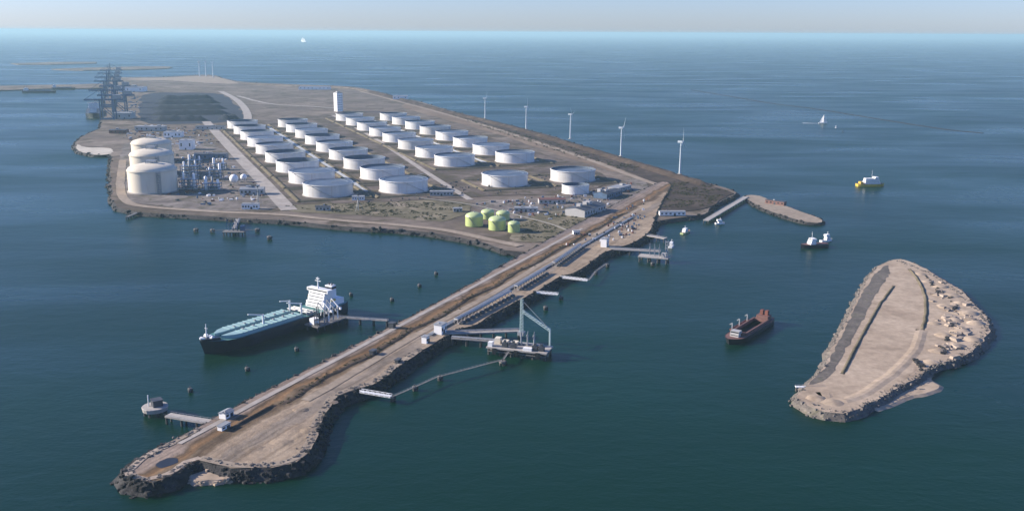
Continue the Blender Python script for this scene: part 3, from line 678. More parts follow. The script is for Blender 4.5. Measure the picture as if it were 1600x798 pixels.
building('warehouse', 'low dark hall between plain and coal yard', 'warehouse', 330, 202, 80, 26, 9, 0, 'wallgrey', 'roofdark', 5.5, 0, 6, roofbits=2)
building('warehouse', 'bright hall at the far corner of the coal yard', 'warehouse', 208, 143, 110, 70, 20, .1, 'white', 'roofgrey', 5.5, 0, 4, roofbits=2)
building('warehouse', 'long white hall on the far plain beside the tower', 'warehouse', 492, 140, 150, 30, 14, 0, 'white', 'roofgrey', 5.5, 0, 8, roofbits=0)
building('warehouse', 'white hall standing on the northern dike end', 'warehouse', 626, 155, 60, 30, 14, 0, 'white', 'roofgrey', 6.0, 0, 4)
building('mole_shed', 'dark flat-roofed shed on the pinkish mole', 'shed', 1212, 319, 34, 9, 6, -.75, 'reddeck', 'roofdark', 4.0, 0, 5, roofbits=1)
building('quay_shed', 'long pale shed on the eastern quay', 'shed', 1050, 336, 40, 9, 6, .05, 'white', 'roofgrey', 5.9, 0, 6)

# tall tower block beyond the rows
tw = thing('tower_block', 'tall pale tower block standing beyond the tank rows', 'tower', W(529, 174, 5.5), R(38))
MB().box(-11, 11, -12, 12, 0, 64).build('wall', MT['white'], tw)
MB().box(11, 15, -6, 6, 0, 58).build('lift_shaft', MT['wallgrey'], tw)
MB().box(-11.6, 11.6, -12.6, 12.6, 64, 65.2).build('roof', MT['roofgrey'], tw)
MB().box(-6, 5, -5, 5, 65.2, 69).build('roof_unit', MT['wallgrey'], tw)
wm = MB().box(-1.6, 1.6, -.15, .15, 0, 2.4).mesh('window', MT['glass'])
for z in range(6, 62, 8):
    for x in (-7, 0, 7): inst('window', wm, tw, (x, -12, z))

# ------------------------------------------------------------------ gas process plant
def process_unit(px, py, L, B, levels, rz, label, seed):
    rr = random.Random(seed); root = thing('process_unit', label, 'process plant', W(px, py, 5.5), rz, 'process units beside the gas tanks')
    s = MB()
    for lv in range(levels + 1):
        z = lv * 6.0
        if lv: s.box(-L / 2, L / 2, -B / 2, B / 2, z, z + .5)
    for x in (-L / 2, -L / 6, L / 6, L / 2):
        for y in (-B / 2, B / 2): s.box(x - .5, x + .5, y - .5, y + .5, 0, levels * 6 + 1.5)
    s.build('steel_frame', MT['bluesteel'], root)
    for k in range(3):
        x = -L / 2 + L * (k + .5) / 3; r = rr.uniform(1.6, 2.8); h = levels * 6 + rr.uniform(3, 12)
        MB().rev([(r, .2), (r, h), (r * .7, h + r * .5), (.01, h + r * .8)], 14, x, rr.uniform(-B / 4, B / 4)).build('column', MT['steel' if k % 2 else 'white'], root, smooth=40)
    for k in range(2):
        y = B / 2 + 4 + k * 5.5
        MB().hcyl((-L / 3, y, 3), (L / 3, y, 3), 2.2, 14).box(-L / 4 - .5, -L / 4 + .5, y - 1.8, y + 1.8, 0, 2.4).box(L / 4 - .5, L / 4 + .5, y - 1.8, y + 1.8, 0, 2.4).build('pressure_vessel', MT['white'], root, smooth=40)
    p = MB()
    for k in range(4): p.hcyl((-L / 2 - 4, -B / 2 - 2 - k, 2.2 + (k % 2) * 1.2), (L / 2 + 4, -B / 2 - 2 - k, 2.2 + (k % 2) * 1.2), .45, 6)
    p.build('pipework', MT['steel'], root)
process_unit(296, 296, 30, 16, 3, .05, 'blue steel process unit at the front of the gas plant', 1)
process_unit(332, 297, 30, 14, 2, .05, 'low blue process unit at the front near the service road', 2)
process_unit(298, 279, 32, 16, 4, .05, 'tallest blue process unit beside the middle gas tank', 3)
process_unit(336, 280, 28, 14, 3, .05, 'blue process unit in the middle near the service road', 4)
process_unit(304, 264, 30, 15, 3, .05, 'blue process unit behind the tallest one', 5)
process_unit(342, 265, 28, 14, 2, .05, 'low blue process unit at the back near the service road', 6)
def sphere_tank(px, py, r, label):
    root = thing('sphere_tank', label, 'storage tank', W(px, py, 5.5))
    MB().rev([(max(.01, r * math.sin(t * math.pi / 12)), r * 1.45 - r * math.cos(t * math.pi / 12)) for t in range(13)], 20, cap=False).build('sphere', MT['white'], root, smooth=60)
    for k in range(6):
        a = k * math.pi / 3; MB().cyl(r * .9 * math.cos(a), r * .9 * math.sin(a), 0, r * 1.3, .4, 8).build('leg', MT['steel'], root)
sphere_tank(366, 289, 8, 'white sphere tank between gas plant and service road')
sphere_tank(381, 284, 6, 'smaller white sphere tank beside the service road')
def flare(px, py, h, label):
    root = thing('flare_stack', label, 'flare stack', W(px, py, 5.5))
    MB().rev([(.7, 0), (.5, h)], 8).build('stack', MT['steel'], root)
    s = MB()
    for k in range(3):
        a = k * 2.094; s.bar((math.cos(a) * 7, math.sin(a) * 7, 0), (0, 0, h * .8), .35)
    s.build('guy', MT['steel'], root); MB().rev([(1.2, h), (1.5, h + 2.5)], 8).build('tip', MT['darksteel'], root)
flare(404, 322, 30, 'thin lattice flare stack near the gas jetty')
flare(560, 329, 24, 'thin pale stack on the scrub field')

# ------------------------------------------------------------------ coal terminal
def stockpile(p, q, w, h, label, seed):
    a, b_ = W(*p, 5.5), W(*q, 5.5); rr = random.Random(seed)
    n = 16; vs = []; fs = []; d = (b_ - a).normalized(); nr = Vector((d.y, -d.x, 0))
    for i in range(n + 1):
        t = i / n; e = min(1, min(t, 1 - t) * 7); c = a.lerp(b_, t); hh = h * e * rr.uniform(.75, 1.1)
        for o, z in ((-.5, 0), (-.22, .62), (-.05, 1), (.06, .97), (.25, .58), (.5, 0)):
            ww = w * (.45 + .55 * e)
            vs.append(c + nr * o * ww + Vector((rr.uniform(-2, 2), rr.uniform(-2, 2), z * hh)))
    for i in range(n):
        for j in range(5): fs.append((i * 6 + j, i * 6 + j + 1, (i + 1) * 6 + j + 1, (i + 1) * 6 + j))
    tag(MB().add(vs, fs).build('coal_stockpile', MT['coal'], smooth=50), label, 'coal heap', 'coal heaps in the stockyard')
for i, (p, q, t) in enumerate([((238, 189), (325, 188), 'frontmost long black coal heap in the stockyard'), ((345, 188), (370, 186), 'short black coal heap at the tank end of the front line'),
                               ((233, 180), (362, 178), 'second long black coal heap from the front'), ((236, 171), (356, 170), 'third long black coal heap from the front'),
                               ((240, 163), (346, 161), 'fourth long black coal heap from the front'), ((245, 156), (335, 154), 'rearmost long black coal heap in the stockyard')]):
    stockpile(p, q, 62, 17, t, i)
def gantry(px, py, rz, label):
    root = thing('ship_unloader', label, 'crane', W(px, py, 5.3), rz, 'ship unloaders on the coal quay')
    for x in (-12, 12):
        s = MB()
        for y in (-14, 14): s.bar((x, y, 0), (x * .7, y, 46), 2.4)
        s.bar((x, -14, 2), (x, 14, 2), 2.4); s.bar((x * .8, -14, 34), (x * .8, 14, 34), 2.0); s.bar((x, -14, 4), (x * .8, 14, 34), 1.2)
        s.build('portal_leg', MT['bluesteel'], root)
    s = MB()
    for x in (-5, 5): s.bar((x, -34, 46), (x, 46, 46), 2.2, 3.4)
    for y in range(-34, 47, 10): s.bar((-5, y, 46), (5, y, 46), 1.2)
    s.build('boom', MT['bluesteel'], root)
    s = MB(); s.bar((-5, 10, 46), (0, 10, 72), 1.8); s.bar((5, 10, 46), (0, 10, 72), 1.8); s.bar((0, 10, 72), (0, 44, 48), .8); s.bar((0, 10, 72), (0, -32, 48), .8)
    s.build('mast', MT['bluesteel'], root)
    MB().box(-6, 6, -28, -12, 48, 57).build('machine_house', MT['steel'], root)
    MB().box(-2, 2, 22, 26, 40, 44).build('cab', MT['white'], root)
    root.scale = (1.45, 1.45, 1.35)
for i, (x, y, t) in enumerate([(170, 187, 'blue gantry ship unloader, frontmost on the coal quay'), (172, 168, 'blue gantry ship unloader, second on the coal quay'), (175, 150, 'blue gantry ship unloader, third on the coal quay'), (174, 142, 'blue gantry ship unloader, fourth on the coal quay'), (176, 134, 'blue gantry ship unloader, fifth on the coal quay'), (178, 128, 'blue gantry ship unloader, farthest on the coal quay'), (186, 160, 'blue gantry crane standing inland of the third unloader'), (188, 178, 'blue gantry crane standing inland of the front unloaders')]):
    gantry(x, y, R(100), t)

# ------------------------------------------------------------------ ships
def hull_mesh(L, B, D, z0=-2.0, bow=.22, stern=.12, sheer=1.5, n=22, full=.92):
    """lofted hull, bow towards +x, deck edge at height D above water"""
    vs = []; fs = []; rows = 5; deck = []
    for i in range(n + 1):
        t = i / n; x = -L / 2 + L * t
        if t > 1 - bow: k = math.cos((t - 1 + bow) / bow * math.pi / 2) ** .62
        elif t < stern: k = full * .78 + (1 - full * .78) * math.sin(t / stern * math.pi / 2)
        else: k = 1.0
        zt = D + sheer * max(0, (t - .78) / .22) ** 2 + sheer * .3 * max(0, (.15 - t) / .15)
        for j in range(rows):
            f = j / (rows - 1); flare_ = (.72 + .28 * f) if t > 1 - bow else (.9 + .1 * min(1, f * 2))
            xx = x - (1 - f) * L * .03 * max(0, (t - .8) / .2)
            vs.append((xx, B / 2 * k * flare_, z0 + (zt - z0) * f))
        for j in range(rows):
            v = vs[-rows]; vs.append((vs[-rows][0], -vs[-rows][1], vs[-rows][2])) if False else None
        deck.append((x, B / 2 * k, zt))
    m = len(vs); vs += [(x, -y, z) for x, y, z in vs]
    for i in range(n):
        for j in range(rows - 1):
            a, b_, c_, d_ = i * rows + j, (i + 1) * rows + j, (i + 1) * rows + j + 1, i * rows + j + 1
            fs.append((a, b_, c_, d_)[::-1]); fs.append((m + a, m + b_, m + c_, m + d_))
    for j in range(rows - 1): fs.append((j, j + 1, m + j + 1, m + j))
    return MB().add(vs, fs), deck
def deck_mesh(deck, drop=.25, inset=.985):
    vs = [(x, y * inset, z - drop) for x, y, z in deck] + [(x, -y * inset, z - drop) for x, y, z in deck]; n = len(deck)
    return MB().add(vs, [(i, n + i, n + i + 1, i + 1) for i in range(n - 1)])
def accommodation(root, x0, x1, B, z, tiers, th=2.9, mat='white', wings=True, wide=.86, parentname='superstructure'):
    s = MB(); wn_ = []
    for k in range(tiers):
        a = k * .9; hw = B * wide / 2 - (0 if k < 2 else 1.5)
        s.box(x0 + a * .5, x1 - a, -hw, hw, z + k * th, z + (k + 1) * th - .02)
    sup = s.build(parentname, MT[mat], root)
    top = z + tiers * th
    for k in range(tiers):
        a = k * .9; hw = B * wide / 2 - (0 if k < 2 else 1.5)
        MB().box(x1 - a - .1, x1 - a + .12, -hw * .86, hw * .86, z + k * th + 1.25, z + k * th + 1.9).build('window_band', MT['glass'], sup)
        MB().box(x0 + a * .5 + 1, x1 - a - 1, -hw - .1, -hw + .1, z + k * th + 1.3, z + k * th + 1.85).build('window_band', MT['glass'], sup)
    a = tiers * .9
    br = MB().box(x1 - a - 7, x1 - a, -B / 2 * (1.0 if wings else .7), B / 2 * (1.0 if wings else .7), top, top + th).build('bridge', MT[mat], root)
    MB().box(x1 - a - .1, x1 - a + .12, -B * .46 * (1 if wings else .7), B * .46 * (1 if wings else .7), top + 1.0, top + 2.2).build('window_band', MT['glass'], br)
    return top + th
# the tanker at the dam
BOW, STERN = W(312, 538, 10), W(530, 470, 10)
hd = Vector((BOW.x - STERN.x, BOW.y - STERN.y, 0)); LEN = hd.length; ang = math.atan2(hd.y, hd.x)
tk = thing('tanker_ship', 'dark-hulled tanker with pale turquoise deck and white deckhouse moored beside the dam', 'ship', ((BOW.x + STERN.x) / 2, (BOW.y + STERN.y) / 2, 0), ang)
L, B = LEN, 34.0; hm_, dk = hull_mesh(L, B, 11.0, -2, .20, .10, 2.5, 26)
hm_.build('hull', MT['navy'], tk, smooth=40)
deck_mesh(dk).build('deck', MT['tealdark'], tk)
for sgn in (-1, 1):
    pts = [(-L * .13, sgn * 3.4), (L * .33, sgn * 3.4), (L * .385, sgn * 4.5), (L * .37, sgn * 8), (L * .33, sgn * 12.6), (L * .28, sgn * 14.2), (-L * .13, sgn * 14.2)]
    if sgn > 0: pts = pts[::-1]
    cv = MB().prism(pts, 10.6, 14.0).build('cargo_tank_cover', MT['teal'], tk)
    rm = MB().box(-.35, .35, -5.2, 5.2, 0, .55).mesh('cover_rib', MT['teal'])
    for k in range(13): inst('cover_rib', rm, cv, (-L * .12 + k * L * .034, sgn * 8.8, 14.0))
    for k in range(6): MB().box(-.9, .9, -1.0, 1.0, 0, 1.3).build('tank_hatch', MT['steel'], cv, loc=(-L * .10 + k * L * .07, sgn * 6.0, 14.0))
s = MB()
for y in (-1.8, -.6, .6, 1.8): s.hcyl((-L * .2, y, 12.0), (L * .36, y, 12.0), .45, 6)
for x in range(-6, 12): s.box(x * L * .03 - .3, x * L * .03 + .3, -2.6, 2.6, 10.8, 11.5)
s.build('deck_pipes', MT['tealdark'], tk)
s = MB()
for x in (-3, -1, 1, 3): s.hcyl((-L * .2 + x * 1.4, -15.5, 13.0), (-L * .2 + x * 1.4, 15.5, 13.0), .5, 6)
for y in (-13, -6, 6, 13): s.box(-L * .2 - 6, -L * .2 + 6, y - .5, y + .5, 10.7, 12.6)
s.build('manifold', MT['steel'], tk)
for sgn, x in ((-1, -.155), (1, -.155), (1, .12)):
    s = MB(); s.cyl(x * L, sgn * 8, 10.8, 23, .9, 8); s.bar((x * L, sgn * 8, 22.5), (x * L + 15, sgn * 5, 26), .9)
    s.build('hose_crane', MT['white'], tk)
s = MB().prism([(L * .41, -9.5), (L * .455, -6.5), (L * .49, -1.5), (L * .49, 1.5), (L * .455, 6.5), (L * .41, 9.5)], 11.0, 14.4); s.build('forecastle', MT['navy'], tk)
s = MB()
for y in (-3.5, 3.5): s.hcyl((L * .44, y - 2, 15.4), (L * .44, y + 2, 15.4), 1.1, 10); s.box(L * .43, L * .45, y - 2.2, y + 2.2, 14.4, 15.2)
s.build('windlass', MT['white'], tk)
MB().rev([(.7, 14.4), (.35, 27)], 8, L * .455, 0).bar((L * .455, -2, 23), (L * .455, 2, 23), .3).build('foremast', MT['white'], tk)
MB().prism([(L * .478, -3), (L * .497, -.6), (L * .497, .6), (L * .478, 3)], 14.4, 15.8).build('bow_bulwark', MT['white'], tk)
tz = accommodation(tk, -L * .40, -L * .30, 29, 10.9, 5, 3.1)
MB().box(-L * .475, -L * .40 - .1, -11, 11, 10.9, 17.0).build('engine_casing', MT['white'], tk)
f = MB().prism([(-L * .455, -4), (-L * .415, -4.6), (-L * .415, 4.6), (-L * .455, 4)], 17.0, 29.5).build('funnel', MT['white'], tk)
MB().prism([(-L * .4555, -4.1), (-L * .4145, -4.7), (-L * .4145, 4.7), (-L * .4555, 4.1)], 26.0, 28.2).build('funnel_band', MT['navy'], f)
for y in (-1.8, 1.8): MB().cyl(-L * .435, y, 29.4, 32, .8, 10).build('exhaust_pipe', MT['darksteel'], f)
s = MB().rev([(.9, tz), (.4, tz + 12)], 8, -L * .335, 0); s.bar((-L * .335, -4, tz + 8), (-L * .335, 4, tz + 8), .5); s.box(-L * .335 - .4, -L * .335 + .4, -2.2, 2.2, tz + 10, tz + 10.7)
s.build('radar_mast', MT['white'], tk)
for sgn in (-1, 1):
    MB().rev([(.01, -4), (1.1, -3), (1.5, 0), (1.1, 3), (.01, 4)], 10).build('lifeboat', MT['yellow'], tk, smooth=50).matrix_local = Matrix.Translation((-L * .36, sgn * 15.6, 19)) @ Matrix.Rotation(R(90), 4, 'Y')
TK = tk

# bulk carrier at the coal quay
p1, p2 = W(158, 196, 8), W(163, 140, 8)
hd = p1 - p2; LB = 290.0; cA = p1.lerp(p2, .24)
bc = thing('bulk_carrier', 'long dark bulk carrier lying under the coal quay cranes', 'ship', (cA.x - 38, cA.y + 20, 0), math.atan2(hd.y, hd.x))
hm_, dk = hull_mesh(LB, 45, 14, -2, .15, .1, 3, 18); hm_.build('hull', MT['navy'], bc, smooth=40); deck_mesh(dk).build('deck', MT['darksteel'], bc)
for k in range(8): MB().box(-LB * .30 + k * LB * .088, -LB * .30 + k * LB * .088 + 16, -11, 11, 13.8, 17).build('hatch_cover', MT['bluesteel'], bc)
accommodation(bc, -LB * .46, -LB * .39, 40, 13.9, 6); MB().box(-LB * .48, -LB * .465, -5, 5, 13.9, 34).build('funnel', MT['darksteel'], bc)

def small_ship(name, label, cat, p, ang, L, B, D, hullm, deckm, house, mat='white', tiers=2, mast=8.0, sheer=1.0, extra=None):
    root = thing(name, label, cat, (p.x, p.y, 0), ang)
    h_, d_ = hull_mesh(L, B, D, -1.2, .3, .14, sheer, 14); h_.build('hull', MT[hullm], root, smooth=45); deck_mesh(d_, .15).build('deck', MT[deckm], root)
    x0, x1 = house[0] * L, house[1] * L
    t = accommodation(root, x0, x1, B, D - .1, tiers, 2.6, mat, False, .74)
    MB().rev([(.3, t), (.12, t + mast)], 6, (x0 + x1) / 2, 0).bar(((x0 + x1) / 2, -1.2, t + mast * .7), ((x0 + x1) / 2, 1.2, t + mast * .7), .2).build('mast', MT['white'], root)
    return root
# dredger
a, b_ = W(1138, 536, 2), W(1199, 499, 2); hd = a - b_; LD = hd.length; c = a.lerp(b_, .5)
dr = thing('hopper_dredger', 'dark hopper dredger with open black hold lying between dam and islet', 'ship', (c.x, c.y, 0), math.atan2(hd.y, hd.x))
hm_, dk = hull_mesh(LD, 20, 5, -1.5, .2, .12, 1.2, 18); hm_.build('hull', MT['black'], dr, smooth=45)
for sg in (-1, 1): MB().box(-LD * .30, LD * .24, sg * 6.2 - 1.6 * (sg < 0) , sg * 6.2 + 1.6 * (sg > 0) , 4.4, 7.4).build('hopper_coaming', MT['reddeck'], dr)
for x in (-.31, .25): MB().box(LD * x - 1, LD * x + 1, -7.8, 7.8, 4.4, 7.4).build('hopper_bulkhead', MT['reddeck'], dr)
MB().box(-LD * .30, LD * .24, -6.2, 6.2, 1.0, 1.4).build('hold_floor', MT['black'], dr)
vs = [(x, y, z - .2) for x, y, z in dk]; n = len(vs); k0, k1 = int(n * .2), int(n * .76)
for i0, i1 in ((0, k0), (k1, n - 1)):
    dd = dk[i0:i1 + 1]; deck_mesh(dd, .2).build('deck', MT['reddeck'], dr)
for sg in (-1, 1):
    s = MB(); vv = []
    for i in range(k0, k1 + 1): vv += [(dk[i][0], sg * dk[i][1] * .98, dk[i][2] - .2), (dk[i][0], sg * 6.3, dk[i][2] - .2)]
    s.add(vv, [(2 * i, 2 * i + 1, 2 * i + 3, 2 * i + 2) for i in range(k1 - k0)]); s.build('side_deck', MT['reddeck'], dr)
accommodation(dr, LD * .31, LD * .37, 12, 5, 1, 2.6, 'wallgrey', False, .7)
MB().box(-LD * .44, -LD * .34, -6, 6, 4.8, 9.5).build('engine_house', MT['reddeck'], dr)
MB().box(-LD * .43, -LD * .385, 1, 4, 9.5, 14).build('funnel', MT['rust'], dr)
MB().box(-LD * .43, -LD * .385, -4, -1, 9.5, 14).build('funnel', MT['rust'], dr)
for x in (-.18, .02, .2):
    s = MB(); s.bar((LD * x, -9, 5), (LD * x, -9, 13), .9); s.bar((LD * x, -9, 13), (LD * x, -11.5, 11), .8); s.build('gantry', MT['steel'], dr)
MB().tube([(LD * .2, -10.8, 6), (-LD * .25, -10.8, 6)], .9, 8).build('suction_pipe', MT['rust'], dr)

p = W(1271, 386, 0); small_ship('tugboat', 'dark tugboat with white wheelhouse beyond the third jetty', 'boat', p, R(195), 40, 13, 4.6, 'black', 'reddeck', (-.02, .18), tiers=2, mast=9)
p = W(1291, 377, 0); small_ship('launch', 'small white launch behind the dark tugboat', 'boat', p, R(30), 22, 7, 2.4, 'white', 'roofgrey', (-.1, .25), tiers=2, mast=4)
p = W(1360, 291, 0); yb = small_ship('work_vessel', 'yellow-hulled work vessel with white deckhouse on open water', 'boat', p, R(5), 54, 17, 5.0, 'yellow', 'reddeck', (-.25, .3), tiers=4, mast=13)
MB().box(-22, -17, -5, 5, 4.9, 9).build('deck_crate', MT['yellow'], yb)
p = W(1071, 364, 0); small_ship('workboat', 'pale yellow-green workboat lying by the eastern quay', 'boat', p, R(55), 26, 7, 2.2, 'greenroof', 'reddeck', (-.25, .1), tiers=1, mast=4)
p = W(1125, 350, 0); small_ship('workboat', 'little white workboat near the root of the pier', 'boat', p, R(10), 15, 6, 2.0, 'white', 'wallgrey', (-.2, .2), tiers=1, mast=3)
p = W(1049, 386, 0); small_ship('workboat', 'white workboat moored at the head of the third jetty', 'boat', p, R(70), 15, 6, 2.2, 'white', 'wallgrey', (-.15, .25), tiers=1, mast=4)
# sailing yacht with its wake
p = W(1286, 193, 0); yt = thing('sailing_yacht', 'tall white sailing yacht with a pale wake far out', 'boat', (p.x, p.y, 0), R(-6)); yt.scale = (.85, .85, .75)
h_, d_ = hull_mesh(34, 8, 2.4, -1, .45, .2, .8, 14); h_.build('hull', MT['white'], yt, smooth=45); deck_mesh(d_).build('deck', MT['wallgrey'], yt)
MB().rev([(.3, 2), (.15, 38)], 8, 2, 0).build('mast', MT['white'], yt)
def sail(a, b2, c2, bulge, name):
    vs = []; fs = []; n = 6; a, b2, c2 = Vector(a), Vector(b2), Vector(c2); idx = {}
    for side in (0, .15):
        for i in range(n + 1):
            for j in range(n + 1 - i):
                u, v_ = i / n, j / n; q = a + (b2 - a) * u + (c2 - a) * v_
                q = q + Vector((0, bulge * math.sin(u * math.pi) * math.sin((v_ + .15) * 2.4) + side, 0)); idx[(side, i, j)] = len(vs); vs.append(q)
        for i in range(n):
            for j in range(n - i):
                fs.append((idx[(side, i, j)], idx[(side, i + 1, j)], idx[(side, i, j + 1)]))
                if j < n - i - 1: fs.append((idx[(side, i + 1, j)], idx[(side, i + 1, j + 1)], idx[(side, i, j + 1)]))
    MB().add(vs, fs).build(name, MT['white'], yt, smooth=60)
sail((1.6, 0, 4), (-14, 3, 4.5), (1.6, 0, 37), 1.5, 'mainsail'); sail((2.6, 0, 33), (16, 0, 4), (4, 3, 4), 1.2, 'jib')
MB().box(-9, -1, -2.2, 2.2, 2.2, 3.8).build('cabin', MT['white'], yt)
wk = [Vector((p.x - 16 - k * 6, p.y + k * .8, .12)) for k in range(9)]
s = MB(); vs = []; rr = random.Random(3)
for k, q in enumerate(wk): w_ = 2 + k * .5; vs += [(q.x, q.y - w_ + rr.uniform(-.8, .8), .15), (q.x, q.y + w_ + rr.uniform(-.8, .8), .15)]
tag(s.add(vs, [(2 * i, 2 * i + 1, 2 * i + 3, 2 * i + 2) for i in range(8)]).build('wake', MT['foam']), 'pale foam wake trailing the sailing yacht', 'wake', None, 'stuff')
# far ship
p = W(475, 66, 0); fs_ = thing('distant_ship', 'white ship close under the horizon', 'ship', (p.x, p.y, 0), R(-55)); fs_.scale = (1.35, 1.35, 1.8)
h_, d_ = hull_mesh(210, 32, 22, -2, .2, .1, 3, 12); h_.build('hull', MT['white'], fs_, smooth=45); deck_mesh(d_).build('deck', MT['white'], fs_)
accommodation(fs_, -90, 75, 30, 21.5, 8, 3.2); MB().box(-50, -34, -7, 7, 47, 68).build('funnel', MT['white'], fs_)
for x, y, L_, t in [(62, 145, 150, 'dark freighter lying off the far left quay'), (100, 140, 110, 'dark coaster moored at the far left quay')]:
    p = W(x, y, 0); r_ = small_ship('freighter', t, 'ship', p, R(3), L_, 24, 9, 'navy', 'reddeck', (-.46, -.34), tiers=4, mast=12)
    for k in range(4): MB().box(-L_ * .26 + k * L_ * .15, -L_ * .26 + k * L_ * .15 + L_ * .11, -8, 8, 8.9, 12).build('hatch_cover', MT['bluesteel'], r_)
def buoy(px, py, m, label):
    p = W(px, py, 0); root = thing('buoy', label, 'buoy', (p.x, p.y, 0))
    MB().rev([(2.2, -.8), (2.4, .6), (1.6, 1.2)], 14).build('float', MT[m], root, smooth=40)
    s = MB()
    for k in range(4): a = k * 1.571; s.bar((1.4 * math.cos(a), 1.4 * math.sin(a), 1.2), (.4 * math.cos(a), .4 * math.sin(a), 7), .3)
    s.build('tower', MT[m], root); MB().rev([(.9, 7), (.01, 9)], 10).build('topmark', MT[m], root)
buoy(1317, 207, 'darksteel', 'dark channel buoy to the right of the yacht'); buoy(1306, 200, 'white', 'pale channel buoy beside the yacht')

# ------------------------------------------------------------------ jetties
pile_me = MB().rev([(.75, -3), (.75, 6.0)], 10).mesh('pile', MT['pile'], 40)
def pile_at(root, x, y, top=6.0, r=1.0):
    inst('pile', pile_me, root, (x, y, -3 + 3 * (top + 3) / 9.0), 0, (r, r, (top + 3) / 9.0))
def jetty(name, label, p, q, width, z=6.2, gap=14.0, th=1.0, rail=True, mat='concrete', pile_r=1.0, pipes=0):
    """straight deck on two lines of piles from p to q; returns the root, its length"""
    d = Vector((q.x - p.x, q.y - p.y, 0)); L = d.length
    root = thing(name, label, 'jetty', (p.x, p.y, 0), math.atan2(d.y, d.x))
    MB().box(0, L, -width / 2, width / 2, z - th, z).build('deck', MT[mat], root)
    n = max(1, int(L / gap))
    for i in range(n + 1):
        for s_ in (-1, 1): pile_at(root, .8 + (L - 1.6) * i / n, s_ * (width / 2 - 1.0), z - th, pile_r)
    if rail:
        for s_ in (-1, 1):
            r = MB(); r.bar((0, s_ * (width / 2 - .15), z + 1.1), (L, s_ * (width / 2 - .15), z + 1.1), .14)
            for i in range(int(L / 3) + 1): r.bar((i * 3, s_ * (width / 2 - .15), z), (i * 3, s_ * (width / 2 - .15), z + 1.1), .12)
            r.build('railing', MT['steel'], root)
    if pipes:
        r = MB()
        for k in range(pipes): r.hcyl((0, width / 2 - 1.6 - k * .9, z + .9), (L, width / 2 - 1.6 - k * .9, z + .9), .36, 6)
        for i in range(int(L / 8) + 1): r.box(i * 8 - .2, i * 8 + .2, width / 2 - 1.2 - pipes * .9, width / 2 - 1.0, z, z + .55)
        r.build('pipeline', MT['steel'], root)
    return root, L
def catwalk(label, p, q, z=6.0, w=1.4):
    d = Vector((q.x - p.x, q.y - p.y, 0)); L = d.length
    root = thing('catwalk', label, 'catwalk', (p.x, p.y, 0), math.atan2(d.y, d.x))
    MB().box(0, L, -w / 2, w / 2, z - .4, z).build('deck', MT['white' if w > 2.5 else 'conc_dark'], root)
    if w < 2.5:
        for s_ in (-1, 1):
            r = MB(); r.bar((0, s_ * w / 2, z + 1.0), (L, s_ * w / 2, z + 1.0), .1)
            for i in range(int(L / 4) + 1): r.bar((i * 4, s_ * w / 2, z), (i * 4, s_ * w / 2, z + 1.0), .1)
            r.build('railing', MT['steel'], root)
        return root
    for s_ in (-1, 1):
        r = MB(); y = s_ * w / 2
        r.bar((0, y, z + 1.3), (L, y, z + 1.3), .25); r.bar((0, y, z - 1.0), (L, y, z - 1.0), .25)
        k = max(1, int(L / 4))
        for i in range(k):
            a, b2 = L * i / k, L * (i + 1) / k
            r.bar((a, y, z + 1.3), (b2, y, z - 1.0), .18); r.bar((b2, y, z + 1.3), (b2, y, z - 1.0), .18)
        r.build('truss', MT['white'], root)
    return root
def dolphin(px, py, label, r=1.7, z=3.2, cap='conc_dark'):
    p = W(px, py, 0); root = thing('mooring_dolphin', label, 'mooring dolphin', (p.x, p.y, 0), random.uniform(0, 1), 'mooring dolphins')
    MB().rev([(r, z - 1.6), (r, z - .2), (r - .2, z)], 8, a0=.39).build('cap', MT[cap], root)
    for k in range(5):
        a = k * 1.2566; pile_at(root, (r - .9) * math.cos(a), (r - .9) * math.sin(a), z - 1.6, 1.0)
    MB().rev([(.5, z), (.35, z + .9), (.7, z + 1.3), (.7, z + 1.6)], 10).build('bollard', MT['darksteel'], root)
    MB().box(r - .1, r + .6, -1.2, 1.2, z - 3.5, z - .4).build('fender', MT['black'], root)
    return root
def loading_arm(root, x, y, z, rz, m='white', h=13.0):
    s = MB(); ca, sa = math.cos(rz), math.sin(rz)
    s.cyl(x, y, z, z + h, .65, 8)
    e = (x + ca * 8, y + sa * 8, z + h + 6); s.bar((x, y, z + h), e, .7); s.bar(e, (x + ca * 11, y + sa * 11, z + 4), .55)
    s.bar((x, y, z + h), (x - ca * 4, y - sa * 4, z + h - 2), .9); s.box(x - ca * 4 - .9, x - ca * 4 + .9, y - sa * 4 - .9, y - sa * 4 + .9, z + h - 3.2, z + h - 1)
    s.build('loading_arm', MT[m], root)

# tanker jetty: loading platform beside the ship, walkway to the dam
jp = W(470, 500, 6.2); jr = W(606, 500, 6.2); jm = W(520, 494, 6.2)
jetty('walkway_jetty', 'narrow walkway jetty from the dam to the tanker', jr, jm, 4.5, 6.2, 14, .8, pipes=1)
ang_t = TK.rotation_euler.z; tdir = Vector((math.cos(ang_t), math.sin(ang_t), 0)); tn = Vector((-tdir.y, tdir.x, 0))
if tn.x < 0: tn = -tn                                              # towards the dam
tmid = Vector(TK.location)
plat = thing('loading_platform', 'concrete loading platform with dark arms alongside the tanker', 'jetty', tmid + tn * 30 - tdir * 38, ang_t)
MB().box(-20, 20, -9, 9, 5.2, 6.4).build('deck', MT['conc_dark'], plat)
for x in (-18, -9, 0, 9, 18):
    for y in (-7, 7): pile_at(plat, x, y, 5.2)
for k, x in enumerate((-12, -6, 0, 6)): loading_arm(plat, x, 4 , 6.4, R(-90) if tn.dot(Vector((-tdir.y, tdir.x, 0))) > 0 else R(90), 'steel' if k % 2 else 'white')
MB().box(10, 17, -5, 1, 6.4, 12).build('control_cabin', MT['white'], plat)
s = MB()
